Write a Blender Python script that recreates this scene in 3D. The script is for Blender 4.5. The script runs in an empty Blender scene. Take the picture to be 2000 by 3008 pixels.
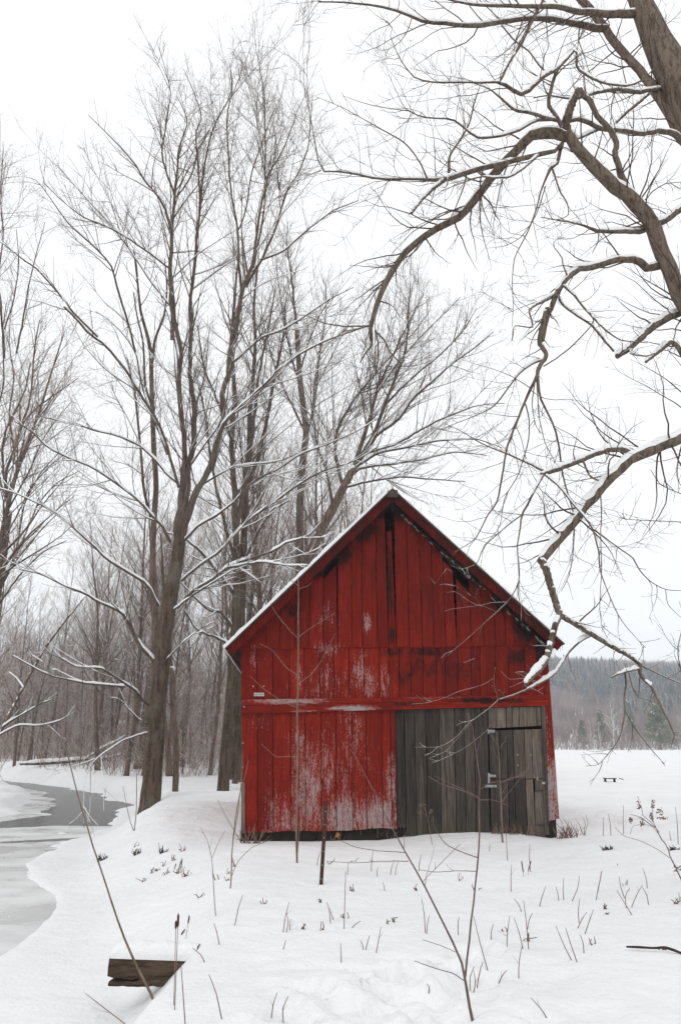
import bpy, math, random
import numpy as np
from mathutils import Vector

random.seed(7)
RS = np.random.RandomState
R = math.radians
scene = bpy.context.scene
C = scene.collection

# ------------------------------------------------------------------ camera
FPX = 2294.0                      # focal length in photograph pixels (18 mm on a 1.5x sensor)
PITCH = R(16.65)
CAMZ = 1.6
cam_d = bpy.data.cameras.new('camera')
cam = bpy.data.objects.new('camera', cam_d); C.objects.link(cam)
cam.location = (0, 0, CAMZ)
cam.rotation_euler = (R(90) + PITCH, 0, 0)
cam_d.sensor_fit = 'VERTICAL'; cam_d.sensor_height = 23.6
cam_d.lens = FPX / 3008 * 23.6
cam_d.clip_start = 0.05; cam_d.clip_end = 5000
scene.camera = cam

# ------------------------------------------------------------------ sky + sun (overcast)
SUN_EL, SUN_AZ = R(48), R(-150)
w = bpy.data.worlds.new('World'); scene.world = w; w.use_nodes = True
nt = w.node_tree; nt.nodes.clear()
sk = nt.nodes.new('ShaderNodeTexSky'); sk.sky_type = 'NISHITA'; sk.sun_disc = False
sk.sun_elevation = SUN_EL; sk.sun_rotation = SUN_AZ
sc_ = nt.nodes.new('ShaderNodeVectorMath'); sc_.operation = 'SCALE'; sc_.inputs['Scale'].default_value = 0.1
hs = nt.nodes.new('ShaderNodeHueSaturation'); hs.inputs['Saturation'].default_value = 0.15
mx = nt.nodes.new('ShaderNodeMix'); mx.data_type = 'RGBA'
mx.inputs[0].default_value = 0.92
mx.inputs[7].default_value = (1.00, 1.005, 1.015, 1)          # thick even cloud cover
bg = nt.nodes.new('ShaderNodeBackground'); bg.inputs['Strength'].default_value = 1.12
wo = nt.nodes.new('ShaderNodeOutputWorld')
nt.links.new(sk.outputs[0], sc_.inputs[0]); nt.links.new(sc_.outputs[0], hs.inputs['Color'])
nt.links.new(hs.outputs[0], mx.inputs[6]); nt.links.new(mx.outputs[2], bg.inputs[0]); nt.links.new(bg.outputs[0], wo.inputs[0])
sun_d = bpy.data.lights.new('sun', 'SUN'); sun_d.energy = 0.55; sun_d.angle = R(25); sun_d.color = (1, 0.97, 0.93)
sun = bpy.data.objects.new('sun', sun_d); C.objects.link(sun)
sun.rotation_euler = (R(90) - SUN_EL, 0, R(-25))
vs = scene.view_settings
vs.view_transform = 'Standard'; vs.look = 'None'; vs.exposure = 0.0; vs.gamma = 1.0
scene.display_settings.display_device = 'sRGB'
scene.cycles.use_denoising = True
scene.cycles.max_bounces = 4
scene.cycles.diffuse_bounces = 2
scene.cycles.volume_bounces = 2
scene.cycles.transparent_max_bounces = 8

# ------------------------------------------------------------------ geometry helpers
cA, sA = math.cos(PITCH), math.sin(PITCH)
def ray(px, py):
    a = (px - 1000) / FPX; b = (1504 - py) / FPX
    return np.array([a, cA - b * sA, sA + b * cA])
CAM = np.array([0, 0, CAMZ])
def P(px, py, Y):
    d = ray(px, py); t = Y / d[1]
    return CAM + d * t, t

def vnoise(x, y, seed=0):
    """smooth value noise, numpy arrays in, -1..1 out"""
    xi = np.floor(x).astype(np.int64); yi = np.floor(y).astype(np.int64)
    fx = x - xi; fy = y - yi
    fx = fx * fx * (3 - 2 * fx); fy = fy * fy * (3 - 2 * fy)
    def h(a, b):
        n = (a * 374761393 + b * 668265263 + seed * 1442695041) & 0xffffffff
        n = ((n ^ (n >> 13)) * 1274126177) & 0xffffffff
        n = n ^ (n >> 16)
        return (n & 0xffff) / 32767.5 - 1
    return (h(xi, yi) * (1 - fx) + h(xi + 1, yi) * fx) * (1 - fy) + (h(xi, yi + 1) * (1 - fx) + h(xi + 1, yi + 1) * fx) * fy
def fbm(x, y, o=4, seed=0):
    r = 0; a = 1; s = 0
    for i in range(o):
        r = r + a * vnoise(x * 2 ** i, y * 2 ** i, seed + i * 17); s += a; a *= 0.5
    return r / s
def sstep(a, b, x):
    t = np.clip((x - a) / (b - a), 0, 1); return t * t * (3 - 2 * t)

ICE_Z, WATER_Z = -0.60, -0.65
YB = [0, 4, 7.1, 8.2, 10, 12, 16, 20, 28, 34, 42, 52, 70, 120]
XB = [-1.9, -1.70, -1.66, -1.95, -2.9, -3.6, -5.2, -5.9, -6.9, -8.6, -12, -19.5, -34, -70]      # foot of the right bank
XC = [-1.25, -1.22, -1.10, -1.02, -1.0, -1.4, -3.2, -4.3, -5.6, -7.2, -10.5, -18, -32.5, -68]      # crest of the right bank
YS = [0, 5, 7, 9, 11, 12.7, 14, 15.2, 16.5, 17.5, 19, 21, 28, 34, 42, 52, 70, 120]
XS = [-4.6, -4.1, -3.75, -3.6, -3.75, -4.0, -4.7, -5.6, -6.3, -6.2, -6.1, -6.3, -7.1, -8.8, -12.2, -19.7, -34, -70]  # edge of snow lying on the ice
YL = [0, 10, 18, 24, 28, 34, 42, 52, 70, 120]
XL = [-30, -20, -13.5, -11.6, -10.6, -12.4, -15.8, -22.5, -38, -75]                              # left bank
_pr = random.Random(9); PRINTS = []
for k in range(15):       # a wandering line of half-filled footprints
    PRINTS.append((-0.55 + 0.13 * k + (0.14 if k % 2 else -0.1) + _pr.uniform(-0.06, 0.06), 5.2 + 0.30 * k * 0.55 + _pr.uniform(-0.1, 0.1), _pr.uniform(-0.6, -0.1)))
for k in range(9): PRINTS.append((0.2 + _pr.uniform(-0.6, 0.9), 5.6 + _pr.uniform(-0.5, 0.9), _pr.uniform(-1.2, 1.2)))
def sint(y, ya, xa, w=0.9):
    w = w * (1 + np.clip(y, 0, 60) * 0.03)
    return sum(np.interp(y + k * w, ya, xa) for k in (-1, -0.6, -0.3, 0, 0.3, 0.6, 1)) / 7
def ground(x, y):
    x = np.asarray(x, float); y = np.asarray(y, float)
    n1 = fbm(x * 0.35, y * 0.35, 3, 1)
    n2 = fbm(x * 1.6, y * 1.6, 3, 5)
    wob = fbm(x * 0.5 + 9, y * 0.5, 3, 9)
    jag = wob * np.interp(y, [0, 18, 26, 60], [0.10, 0.25, 0.9, 1.2])
    xb = sint(y, YB, XB) + jag * 0.5; xc = sint(y, YB, XC) + jag * 0.3
    land = np.interp(y, [0, 12, 22, 26, 34, 60, 120, 200, 400], [0, 0, 0.12, 0.18, 0.02, 0.1, 0.4, 0.55, 1.0])
    land = land + 0.06 * n1 + (0.03 * n2 + 0.012 * fbm(x * 4.5, y * 4.5, 3, 19)) * np.interp(y, [0, 20, 60], [1, 1, 0])
    land = land + 0.32 * np.exp(-(((x - 7.6) / 3.0) ** 2 + ((y - 12.2) / 2.2) ** 2))          # drift right of the barn
    land = land + 0.07 * np.exp(-(((x - 2.2) / 1.1) ** 2 + ((y - 15) / 0.8) ** 2))
    land = land + 0.20 * np.exp(-(((x + 3.2) / 1.6) ** 2 + ((y - 19) / 2.5) ** 2))
    mB = np.exp(-((y - 15.0) / 0.9) ** 4) * np.exp(-((x - 1.1) / 3.6) ** 6)
    foot = np.interp(x, [-2.6, -1.7, 0.7, 1.5, 2.4, 3.3, 3.85, 4.5], [-0.02, -0.07, -0.06, 0.04, 0.08, 0.05, -0.06, 0.0]) + 0.012 * n2
    land = land * (1 - mB) + foot * mB
    # trampled patches
    tr = np.exp(-(((x - 0.6) / 0.9) ** 2 + ((y - 5.9) / 0.9) ** 2)) + 0.8 * np.exp(-(((x - 6.6) / 1.6) ** 2 + ((y - 17.5) / 2.5) ** 2))
    land = land - tr * 0.11 * np.clip(fbm(x * 3.2, y * 3.2, 3, 31) * 2, -0.4, 1)
    for (fx, fy, fa) in PRINTS:
        c, sn_ = math.cos(fa), math.sin(fa); u = ((x - fx) * c + (y - fy) * sn_) / 0.075; v = (-(x - fx) * sn_ + (y - fy) * c) / 0.17
        d2 = u * u + v * v
        land = land - 0.055 * np.exp(-d2 ** 2) + 0.016 * np.exp(-(np.sqrt(d2) - 1.5) ** 2 * 5)
    # forest floor
    forest = sstep(44, 52, y) * sstep(2, -6, x - 0.1 * y)
    land = land + forest * (0.25 * fbm(x * 0.25, y * 0.25, 3, 41) + 0.25)
    iceSnow = ICE_Z + 0.035 + 0.012 * n2
    xs = sint(y, YS, XS) + wob * np.interp(y, [0, 12, 16, 30], [0.03, 0.08, 0.4, 0.7])
    m = sstep(xs - 0.35, xs + 0.05, x)
    low = iceSnow * m + (ICE_Z - 0.12) * (1 - m)
    # islands of snow on the slushy ice
    isl = fbm(x * 0.55 + 3, y * 1.3, 4, 51)
    low = low + (1 - m) * np.clip((isl - 0.22) * 0.9, 0, 0.17) * sstep(12.5, 16, y) * (1 - np.exp(-((x + 7.2) / 2.0) ** 2 - ((y - 20.7 - 0.45 * (x + 7.2)) / 0.9) ** 2)) * sstep(24, 22, y)
    b = sstep(0, 1, (x - xb) / np.maximum(xc - xb, 0.1))
    z = low * (1 - b) + land * b
    xl = sint(y, YL, XL) + jag * 1.1
    wl = np.interp(y, [0, 20, 30, 60], [3, 2, 0.9, 1.5])
    bl = sstep(0, 1, (xl - x) / wl)
    left = -0.28 + 0.12 * n1 + sstep(30, 60, y) * 0.35 + forest * 0.2
    z = z * (1 - bl) + left * bl
    # second strip of water around the back of the big tree (small inlet)
    inl = np.exp(-(((x + 5.6) / 1.0) ** 2 + ((y - 29.5) / 1.0) ** 2))
    z = z - 0.9 * inl
    return z
def gz(x, y): return float(ground(x, y))
def G(px, py, ymax=300):
    """where the pixel's ray meets the snow"""
    d = ray(px, py); y = np.concatenate([np.arange(2.5, 40, 0.02), np.arange(40, ymax, 0.2)])
    t = y / d[1]; x = d[0] * t; z = CAMZ + d[2] * t
    h = ground(x, y); k = np.argmax(z <= h)
    if not (z <= h).any(): k = len(y) - 1
    return np.array([x[k], y[k], h[k]])

def mesh_np(name, verts, quads=None, tris=None, smooth=True):
    me = bpy.data.meshes.new(name)
    verts = np.asarray(verts, np.float32).reshape(-1, 3)
    li = []; tot = []
    if quads is not None and len(quads): li.append(np.asarray(quads, np.int32).ravel()); tot.append(np.full(len(quads), 4, np.int32))
    if tris is not None and len(tris): li.append(np.asarray(tris, np.int32).ravel()); tot.append(np.full(len(tris), 3, np.int32))
    li = np.concatenate(li); tot = np.concatenate(tot)
    st = np.concatenate([[0], np.cumsum(tot)[:-1]]).astype(np.int32)
    me.vertices.add(len(verts)); me.vertices.foreach_set('co', verts.ravel())
    me.loops.add(len(li)); me.loops.foreach_set('vertex_index', li)
    me.polygons.add(len(tot)); me.polygons.foreach_set('loop_start', st); me.polygons.foreach_set('loop_total', tot)
    me.polygons.foreach_set('use_smooth', np.full(len(tot), smooth))
    me.update(calc_edges=True)
    return me

def link(name, me, mat, parent=None, loc=None):
    o = bpy.data.objects.new(name, me); C.objects.link(o)
    if mat is not None and me is not None and not me.materials: me.materials.append(mat)
    if parent is not None: o.parent = parent
    if loc is not None: o.location = loc
    return o
def empty(name, loc=(0, 0, 0), rz=0):
    o = bpy.data.objects.new(name, None); C.objects.link(o); o.location = loc; o.rotation_euler = (0, 0, rz)
    o.empty_display_size = 0.2
    return o
def tag(o, label=None, cat=None, group=None, kind=None):
    if label: o['label'] = label
    if cat: o['category'] = cat
    if group: o['group'] = group
    if kind: o['kind'] = kind
    return o

class MB:
    """collects boxes and prisms into one mesh"""
    def __init__(s): s.v = []; s.q = []; s.t = []
    def hexa(s, pts):      # 8 points: front quad (ccw) then back quad
        b = len(s.v); s.v += [tuple(p) for p in pts]
        for f in ((0, 1, 2, 3), (5, 4, 7, 6), (4, 0, 3, 7), (1, 5, 6, 2), (3, 2, 6, 7), (4, 5, 1, 0)): s.q.append([b + i for i in f])
    def box(s, x0, x1, y0, y1, z0, z1):
        s.hexa([(x0, y0, z0), (x1, y0, z0), (x1, y0, z1), (x0, y0, z1), (x0, y1, z0), (x1, y1, z0), (x1, y1, z1), (x0, y1, z1)])
    def build(s, name, mat, parent=None, smooth=False, loc=None):
        return link(name, mesh_np(name, s.v, s.q, s.t, smooth), mat, parent, loc)

# ------------------------------------------------------------------ node helpers
def newmat(name, rough=0.8, spec=0.3):
    m = bpy.data.materials.new(name); m.use_nodes = True
    b = m.node_tree.nodes['Principled BSDF']; b.inputs['Roughness'].default_value = rough
    b.inputs['Specular IOR Level'].default_value = spec
    return m, m.node_tree, b
def nd(t, typ, ins=None, **props):
    n = t.nodes.new(typ)
    for k, v in props.items(): setattr(n, k, v)
    for k, v in (ins or {}).items():
        if isinstance(v, bpy.types.NodeSocket): t.links.new(v, n.inputs[k])
        else: n.inputs[k].default_value = v
    return n
def mathn(t, op, a, b=0.0, c=0.0, clamp=False):
    return nd(t, 'ShaderNodeMath', {0: a, 1: b, 2: c}, operation=op, use_clamp=clamp).outputs[0]
def mixc(t, f, a, b):
    n = nd(t, 'ShaderNodeMix', {0: f}, data_type='RGBA')
    for i, v in ((6, a), (7, b)):
        if isinstance(v, bpy.types.NodeSocket): t.links.new(v, n.inputs[i])
        else: n.inputs[i].default_value = (*v, 1)
    return n.outputs[2]
def mapr(t, v, a, b, c=0.0, d=1.0, smooth=False):
    n = nd(t, 'ShaderNodeMapRange', {0: v, 1: a, 2: b, 3: c, 4: d}, interpolation_type='SMOOTHSTEP' if smooth else 'LINEAR')
    return n.outputs[0]
def noise(t, vec, scale, detail=4.0, rough=0.55, stretch=None, dist=0.0):
    if stretch is not None:
        vec = nd(t, 'ShaderNodeMapping', {0: vec, 'Scale': stretch}).outputs[0]
    return nd(t, 'ShaderNodeTexNoise', {'Vector': vec, 'Scale': scale, 'Detail': detail, 'Roughness': rough, 'Distortion': dist}).outputs[0]
def pos(t): return nd(t, 'ShaderNodeNewGeometry').outputs['Position']
def objco(t): return nd(t, 'ShaderNodeTexCoord').outputs['Object']
def bump(t, b, h, strength=0.5, dist=0.02):
    n = nd(t, 'ShaderNodeBump', {'Height': h, 'Strength': strength, 'Distance': dist}); t.links.new(n.outputs[0], b.inputs['Normal'])

SNOWC = (0.90, 0.91, 0.92)
def mat_snow():
    m, t, b = newmat('snow', 0.75, 0.15)
    p = pos(t)
    n1 = noise(t, p, 3.0, 5); n2 = noise(t, p, 26, 4); n3 = noise(t, p, 0.5, 3)
    t.links.new(mixc(t, mapr(t, n3, 0.3, 0.7), (0.79, 0.795, 0.80), (0.85, 0.855, 0.86)), b.inputs['Base Color'])
    h = mathn(t, 'ADD', mathn(t, 'MULTIPLY', n1, 1.0), mathn(t, 'MULTIPLY', n2, 0.22))
    bump(t, b, h, 0.7, 0.09)
    return m
def mat_bark(name, c1, c2, snow=0.0, lichen=0.0, bscale=1.0):
    m, t, b = newmat(name, 0.9, 0.15)
    p = objco(t)
    a = noise(t, p, 9 * bscale, 5, 0.6, (1, 1, 0.16), 0.6); a2 = noise(t, p, 30 * bscale, 4, 0.6, (1, 1, 0.3)); l = noise(t, p, 1.3, 4)
    col = mixc(t, mapr(t, a, 0.36, 0.62, smooth=True), c1, c2)
    col = mixc(t, mapr(t, a2, 0.35, 0.7, 0, 0.45), col, tuple(x * 1.7 for x in c2))
    if lichen: col = mixc(t, mapr(t, l, 0.52, 0.66, 0, lichen, True), col, (0.17, 0.18, 0.13))
    if snow:
        nz = nd(t, 'ShaderNodeSeparateXYZ', {0: nd(t, 'ShaderNodeNewGeometry').outputs['Normal']}).outputs[2]
        sn = noise(t, p, 5, 3)
        f = mapr(t, mathn(t, 'ADD', nz, mathn(t, 'MULTIPLY', mathn(t, 'SUBTRACT', sn, 0.5), 1.2)), 0.62 - snow * 0.6, 0.78 - snow * 0.6, 0, 0.95)
        col = mixc(t, f, col, (0.86, 0.87, 0.88))
    t.links.new(col, b.inputs['Base Color'])
    bump(t, b, mathn(t, 'ADD', a, mathn(t, 'MULTIPLY', a2, 0.4)), 0.9, 0.03)
    return m
def mat_twig(name, c1, c2, snow):
    m, t, b = newmat(name, 0.9, 0.1)
    sn = noise(t, objco(t), 4, 2)
    nz = nd(t, 'ShaderNodeSeparateXYZ', {0: nd(t, 'ShaderNodeNewGeometry').outputs['Normal']}).outputs[2]
    f = mapr(t, mathn(t, 'MULTIPLY_ADD', sn, 1.2, mathn(t, 'SUBTRACT', nz, 0.6)), 0.62 - snow * 0.6, 0.78 - snow * 0.6, 0, 0.95)
    t.links.new(mixc(t, f, mixc(t, sn, c1, c2), (0.80, 0.81, 0.82)), b.inputs['Base Color'])
    return m
M = {}
M['snow'] = mat_snow()
M['maple_bark'] = mat_bark('maple_bark', (0.024, 0.016, 0.011), (0.098, 0.070, 0.050), 0.0, 0.3)
M['limb_bark'] = mat_bark('limb_bark', (0.036, 0.026, 0.020), (0.115, 0.086, 0.067), 0.22, 0.25, 1.5)
M['twig'] = mat_twig('twig_bark', (0.058, 0.036, 0.026), (0.165, 0.106, 0.077), 0.40)
M['dark_twig'] = mat_twig('dark_twig_bark', (0.042, 0.028, 0.022), (0.13, 0.088, 0.068), 0.15)
M['near_bark'] = mat_bark('near_bark', (0.038, 0.027, 0.020), (0.165, 0.126, 0.095), 0.10, 0.25, 2.0)
M['wood_bark'] = mat_bark('wood_bark', (0.048, 0.033, 0.025), (0.15, 0.108, 0.082), 0.25, 0.2)
M['wood_twig'] = mat_twig('wood_twig', (0.165, 0.098, 0.066), (0.33, 0.212, 0.150), 0.58)
M['pale_bark'] = mat_bark('pale_bark', (0.30, 0.27, 0.25), (0.48, 0.45, 0.43), 0.2)
M['weed'] = mat_bark('weed_stem', (0.10, 0.06, 0.045), (0.22, 0.14, 0.11), 0.0)
M['sapling'] = mat_bark('sapling_bark', (0.085, 0.060, 0.044), (0.20, 0.15, 0.112), 0.0, 0.0, 3)
M['sapling_dark'] = mat_bark('sapling_dark_bark', (0.085, 0.055, 0.048), (0.17, 0.115, 0.10), 0.0, 0.0, 3)

# ------------------------------------------------------------------ branch toolkit (all vectorised)
def nrm(v): return v / np.maximum(np.linalg.norm(v, axis=-1, keepdims=True), 1e-9)
def catmull(pts, K):
    pts = np.asarray(pts, float)
    if len(pts) < 3:
        t = np.linspace(0, 1, K)[:, None]; return pts[0] * (1 - t) + pts[-1] * t
    s = np.concatenate([[0], np.cumsum(np.linalg.norm(np.diff(pts[:, :3], axis=0), axis=1))])
    ext = np.vstack([2 * pts[0] - pts[1], pts, 2 * pts[-1] - pts[-2]])
    out = []
    for q in np.linspace(0, s[-1], K):
        i = min(np.searchsorted(s, q, 'right') - 1, len(pts) - 2); i = max(i, 0)
        u = (q - s[i]) / max(s[i + 1] - s[i], 1e-9)
        p0, p1, p2, p3 = ext[i], ext[i + 1], ext[i + 2], ext[i + 3]
        c = 0.5 * ((2 * p1) + (p2 - p0) * u + (2 * p0 - 5 * p1 + 4 * p2 - p3) * u * u + (3 * p1 - p0 - 3 * p2 + p3) * u ** 3)
        l = p1 * (1 - u) + p2 * u
        out.append(0.6 * c + 0.4 * l)
    return np.array(out)
ZONE = {'A': (900, 0, 1.4255), 'B': (1300, 900, 1.8143), 'C': (600, 700, 1.568), 'D': (1100, 1900, 2.613),
        'L': (0, 0, 1.4255), 'M': (0, 900, 1.4255), 'N': (0, 1700, 2.178), 'S': (0, 0, 1.0)}
def trace(zone, y0, y1, s, K=22, jit=0.0, rng=None, wscale=1.0):
    """a limb drawn on the photograph, carried out to its own distance"""
    ox, oy, k = ZONE[zone]
    rows = [list(map(float, q.split(','))) for q in s.split()]
    n = len(rows); wl = [(i, r[2]) for i, r in enumerate(rows) if len(r) > 2]
    W = np.interp(range(n), [a for a, _ in wl], [b for _, b in wl])
    cum = np.concatenate([[0], np.cumsum([math.hypot(rows[i + 1][0] - rows[i][0], rows[i + 1][1] - rows[i][1]) for i in range(n - 1)])])
    out = []
    for i, r in enumerate(rows):
        Y = y0 + (y1 - y0) * cum[i] / cum[-1]
        p, t = P(r[0] / k + ox, r[1] / k + oy, Y)
        out.append([*p, W[i] / k * t / FPX / 2 * wscale])
    o = catmull(out, K)
    o[:, 3] = np.maximum(o[:, 3], 0.0015)
    if jit:
        L = np.linalg.norm(o[-1, :3] - o[0, :3])
        j = rng.normal(0, 1, (K, 3)) * jit * np.clip(o[:, 3:4] * 0.22, 0, 0.03); j[0] = 0
        o[:, :3] += j
    return o
def pack(lst):
    a = np.array(lst); return a[:, :, :3], a[:, :, 3]
def plen(pts): return np.linalg.norm(np.diff(pts, axis=1), axis=2).sum(1)
def spawn(pts, rad, rng, per_m, t0, t1, lf, ang, up, curve, wig, K, rr=0.55, rmax=9, rmin=0.0025, lmax=99, nmin=0, flat=0.0):
    """children along parents; lf=(lo,hi) fraction of parent length left + base; returns pts, rad"""
    N, Kp, _ = pts.shape
    L = plen(pts)
    cnt = np.maximum(rng.poisson(per_m * L * (t1 - t0)), nmin)
    idx = np.repeat(np.arange(N), cnt); n = len(idx)
    if n == 0: return np.zeros((0, K, 3)), np.zeros((0, K))
    t = rng.uniform(t0, t1, n)
    f = t * (Kp - 1); i = np.clip(f.astype(int), 0, Kp - 2); u = (f - i)[:, None]
    p = pts[idx, i] * (1 - u) + pts[idx, i + 1] * u
    r = rad[idx, i] * (1 - u[:, 0]) + rad[idx, i + 1] * u[:, 0]
    T = nrm(pts[idx, i + 1] - pts[idx, i])
    rv = rng.normal(0, 1, (n, 3)); rv[:, 2] *= (1 - flat)
    pe = nrm(rv - (rv * T).sum(1, keepdims=True) * T)
    a = np.radians(rng.uniform(ang[0], ang[1], n))[:, None]
    d = nrm(T * np.cos(a) + pe * np.sin(a) + np.array([0, 0, up]))
    ln = L[idx] * rng.uniform(lf[0], lf[1], n) * (1.15 - 0.75 * t)
    ln = np.minimum(ln, lmax * rng.uniform(0.6, 1, n))
    r0 = np.clip(r * rr * rng.uniform(0.7, 1.1, n), rmin, rmax)
    r0 = np.minimum(r0, np.maximum(rmin, ln * 0.02))
    out = np.zeros((n, K, 3)); ro = np.zeros((n, K)); out[:, 0] = p; ro[:, 0] = r0
    st = (ln / (K - 1))[:, None]
    for k in range(1, K):
        d = nrm(d + np.array([0, 0, curve / K]) + rng.normal(0, wig, (n, 3)))
        out[:, k] = out[:, k - 1] + d * st
        ro[:, k] = np.maximum(r0 * (1 - 0.85 * k / (K - 1)), rmin * 0.45)
    return out, ro
def frames(pts):
    T = np.gradient(pts, axis=1) if pts.shape[1] > 2 else np.repeat((pts[:, 1:] - pts[:, :1]), 2, 1)
    T = nrm(T); m = nrm(T.mean(1))
    ref = np.where(np.abs(m[:, 2:3]) > 0.8, np.array([[1.0, 0.1, 0]]), np.array([[0, 0, 1.0]]))[:, None, :]
    U = nrm(ref - (ref * T).sum(2, keepdims=True) * T); V = np.cross(T, U)
    return T, U, V
def tubes(groups, rng=None, rough=0.0):
    """groups: list of (pts, rad, sides) -> verts, quads, tris"""
    vs_, qs, base = [], [], 0
    for pts, rad, S in groups:
        if len(pts) == 0: continue
        N, K, _ = pts.shape
        T, U, V = frames(pts)
        a = np.arange(S) * 2 * np.pi / S
        rr = rad[:, :, None] * np.ones(S)
        if rough and rng is not None: rr = rr * (1 + rng.normal(0, rough, rr.shape))
        ring = pts[:, :, None, :] + rr[..., None] * (np.cos(a)[None, None, :, None] * U[:, :, None] + np.sin(a)[None, None, :, None] * V[:, :, None])
        vs_.append(ring.reshape(-1, 3))
        n, k, s = np.meshgrid(np.arange(N), np.arange(K - 1), np.arange(S), indexing='ij')
        def id_(n, k, s): return base + (n * K + k) * S + (s % S)
        qs.append(np.stack([id_(n, k, s), id_(n, k, s + 1), id_(n, k + 1, s + 1), id_(n, k + 1, s)], -1).reshape(-1, 4))
        if S >= 6:      # close the far ends
            for j in range(S // 2 - 1):
                e = base + (np.arange(N) * K + K - 1) * S
                qs.append(np.stack([e + j, e + j + 1, e + S - 2 - j, e + S - 1 - j], -1))
        base += N * K * S
    return np.concatenate(vs_), np.concatenate(qs)
def tube_obj(name, groups, mat, parent=None, rng=None, rough=0.0, off=None):
    v, q = tubes(groups, rng, rough)
    if off is not None: v = v - np.asarray(off)
    return link(name, mesh_np(name, v, q), mat, parent)
def snow_caps(name, groups, parent, rng, off=None, thick=1.0, keep=0.75, hmax=0.05, gate=0.45, rthr=0.0):
    """snow lying along the upper side of limbs"""
    vs_, qs, base = [], [], 0
    for pts, rad in groups:
        if len(pts) == 0: continue
        N, K, _ = pts.shape
        K2 = K * 3 if N < 160 else K                                           # finer along the limb
        f = np.linspace(0, K - 1, K2); i = np.minimum(f.astype(int), K - 2); u = (f - i)
        p = pts[:, i] * (1 - u)[None, :, None] + pts[:, i + 1] * u[None, :, None]
        r = rad[:, i] * (1 - u) + rad[:, i + 1] * u
        T = nrm(np.gradient(p, axis=1))
        up = np.array([0, 0, 1.0]); U = up - T[..., 2:3] * T; hz = np.linalg.norm(U, axis=2); U = nrm(U); V = np.cross(T, U)
        wn_ = 4 if K2 < 40 else 11
        nz = rng.uniform(0, 1, (N, K2 + wn_)); nz = sum(nz[:, q:q + K2] for q in range(wn_)) / wn_; nz = np.clip((nz - 0.5) * wn_ ** 0.5 * 0.9 + 0.5, 0, 1)
        bk_ = max(2, K2 // 6); gaps = np.repeat(rng.uniform(0, 1, (N, K2 // bk_ + 2)), bk_, 1)[:, :K2] < keep
        on = (hz > gate) & gaps & (r > rthr)
        h = np.clip(r * 0.8 + 0.006, 0.005, hmax) * thick * np.clip((hz - gate) / (1 - gate) + 0.35, 0, 1) * np.clip(rng.uniform(0.85, 1.1, (N, K2)) * (0.45 + 1.5 * nz), 0.1, 2)
        h = np.where(on, h, 0.0); h[:, 0] *= 0.4; h[:, -1] = 0
        wdt = np.where(h > 0, (r * 0.90 + 0.001) * rng.uniform(0.85, 1.0, (N, K2)), r * 0.5); top = np.where(h > 0, r * 0.85 + h, r * 0.4)
        an = np.radians([-92, -55, -18, 18, 55, 92]); S = 7
        ring = np.zeros((N, K2, S, 3))
        for j, a in enumerate(an):
            ring[:, :, j] = p + V * (np.sin(a) * wdt)[..., None] + U * (np.maximum(np.cos(a), 0.0) ** 0.7 * top + r * 0.12)[..., None]
        ring[:, :, 6] = p - U * (r * 0.1)[..., None]
        vs_.append(ring.reshape(-1, 3))
        n, k, s = np.meshgrid(np.arange(N), np.arange(K2 - 1), np.arange(S), indexing='ij')
        def id_(n, k, s): return base + (n * K2 + k) * S + (s % S)
        qs.append(np.stack([id_(n, k, s), id_(n, k, s + 1), id_(n, k + 1, s + 1), id_(n, k + 1, s)], -1).reshape(-1, 4))
        base += N * K2 * S
    v = np.concatenate(vs_)
    if off is not None: v = v - np.asarray(off)
    return link(name, mesh_np(name, v, np.concatenate(qs)), M['snow'], parent)

# ------------------------------------------------------------------ the ground, ice and water
def grid_sheet(name, xs, ys, fn, mat, kind='structure'):
    X, Y = np.meshgrid(xs, ys); Z = fn(X, Y)
    v = np.stack([X, Y, Z], -1).reshape(-1, 3)
    ny, nx = X.shape
    j, i = np.meshgrid(np.arange(ny - 1), np.arange(nx - 1), indexing='ij')
    q = np.stack([j * nx + i, j * nx + i + 1, (j + 1) * nx + i + 1, (j + 1) * nx + i], -1).reshape(-1, 4)
    o = link(name, mesh_np(name, v, q), mat); o['kind'] = kind
    return o
def graded(lo, hi, step, out, ratio):
    a = list(np.arange(lo, hi, step)); s = step
    while a[-1] < out: s *= ratio; a.append(a[-1] + s)
    return a
xr = graded(0, 9, 0.11, 900, 1.06)
xl_ = graded(0, 14, 0.12, 600, 1.06)
gx = np.array(sorted(set(np.round([q for q in [-q for q in xl_[1:]] + xr if not -1.6 < q < 2.4] + list(np.arange(-1.6, 2.4, 0.05)), 4))))
gy = np.array(sorted([-q for q in graded(0, 1, 0.4, 60, 1.3)[1:]] + [0, 0.8, 1.6, 2.2, 2.8] + list(np.arange(3.2, 4.8, 0.1)) + list(np.arange(4.8, 8.6, 0.05)) + graded(8.6, 22, 0.10, 1200, 1.028)))
def ground_far(x, y):
    z = ground(x, y)
    # the wooded hill beyond the field
    az = x / np.maximum(y, 1)
    ridge = sstep(235, 620, y) * (49 + 4 * np.sin(x * 0.011 + 1)) * sstep(-0.05, 0.16, az)
    low = sstep(205, 330, y) * 6
    return z + (ridge + low) * (y > 200)
grid_sheet('ground', gx, gy, ground_far, M['snow'])

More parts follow.
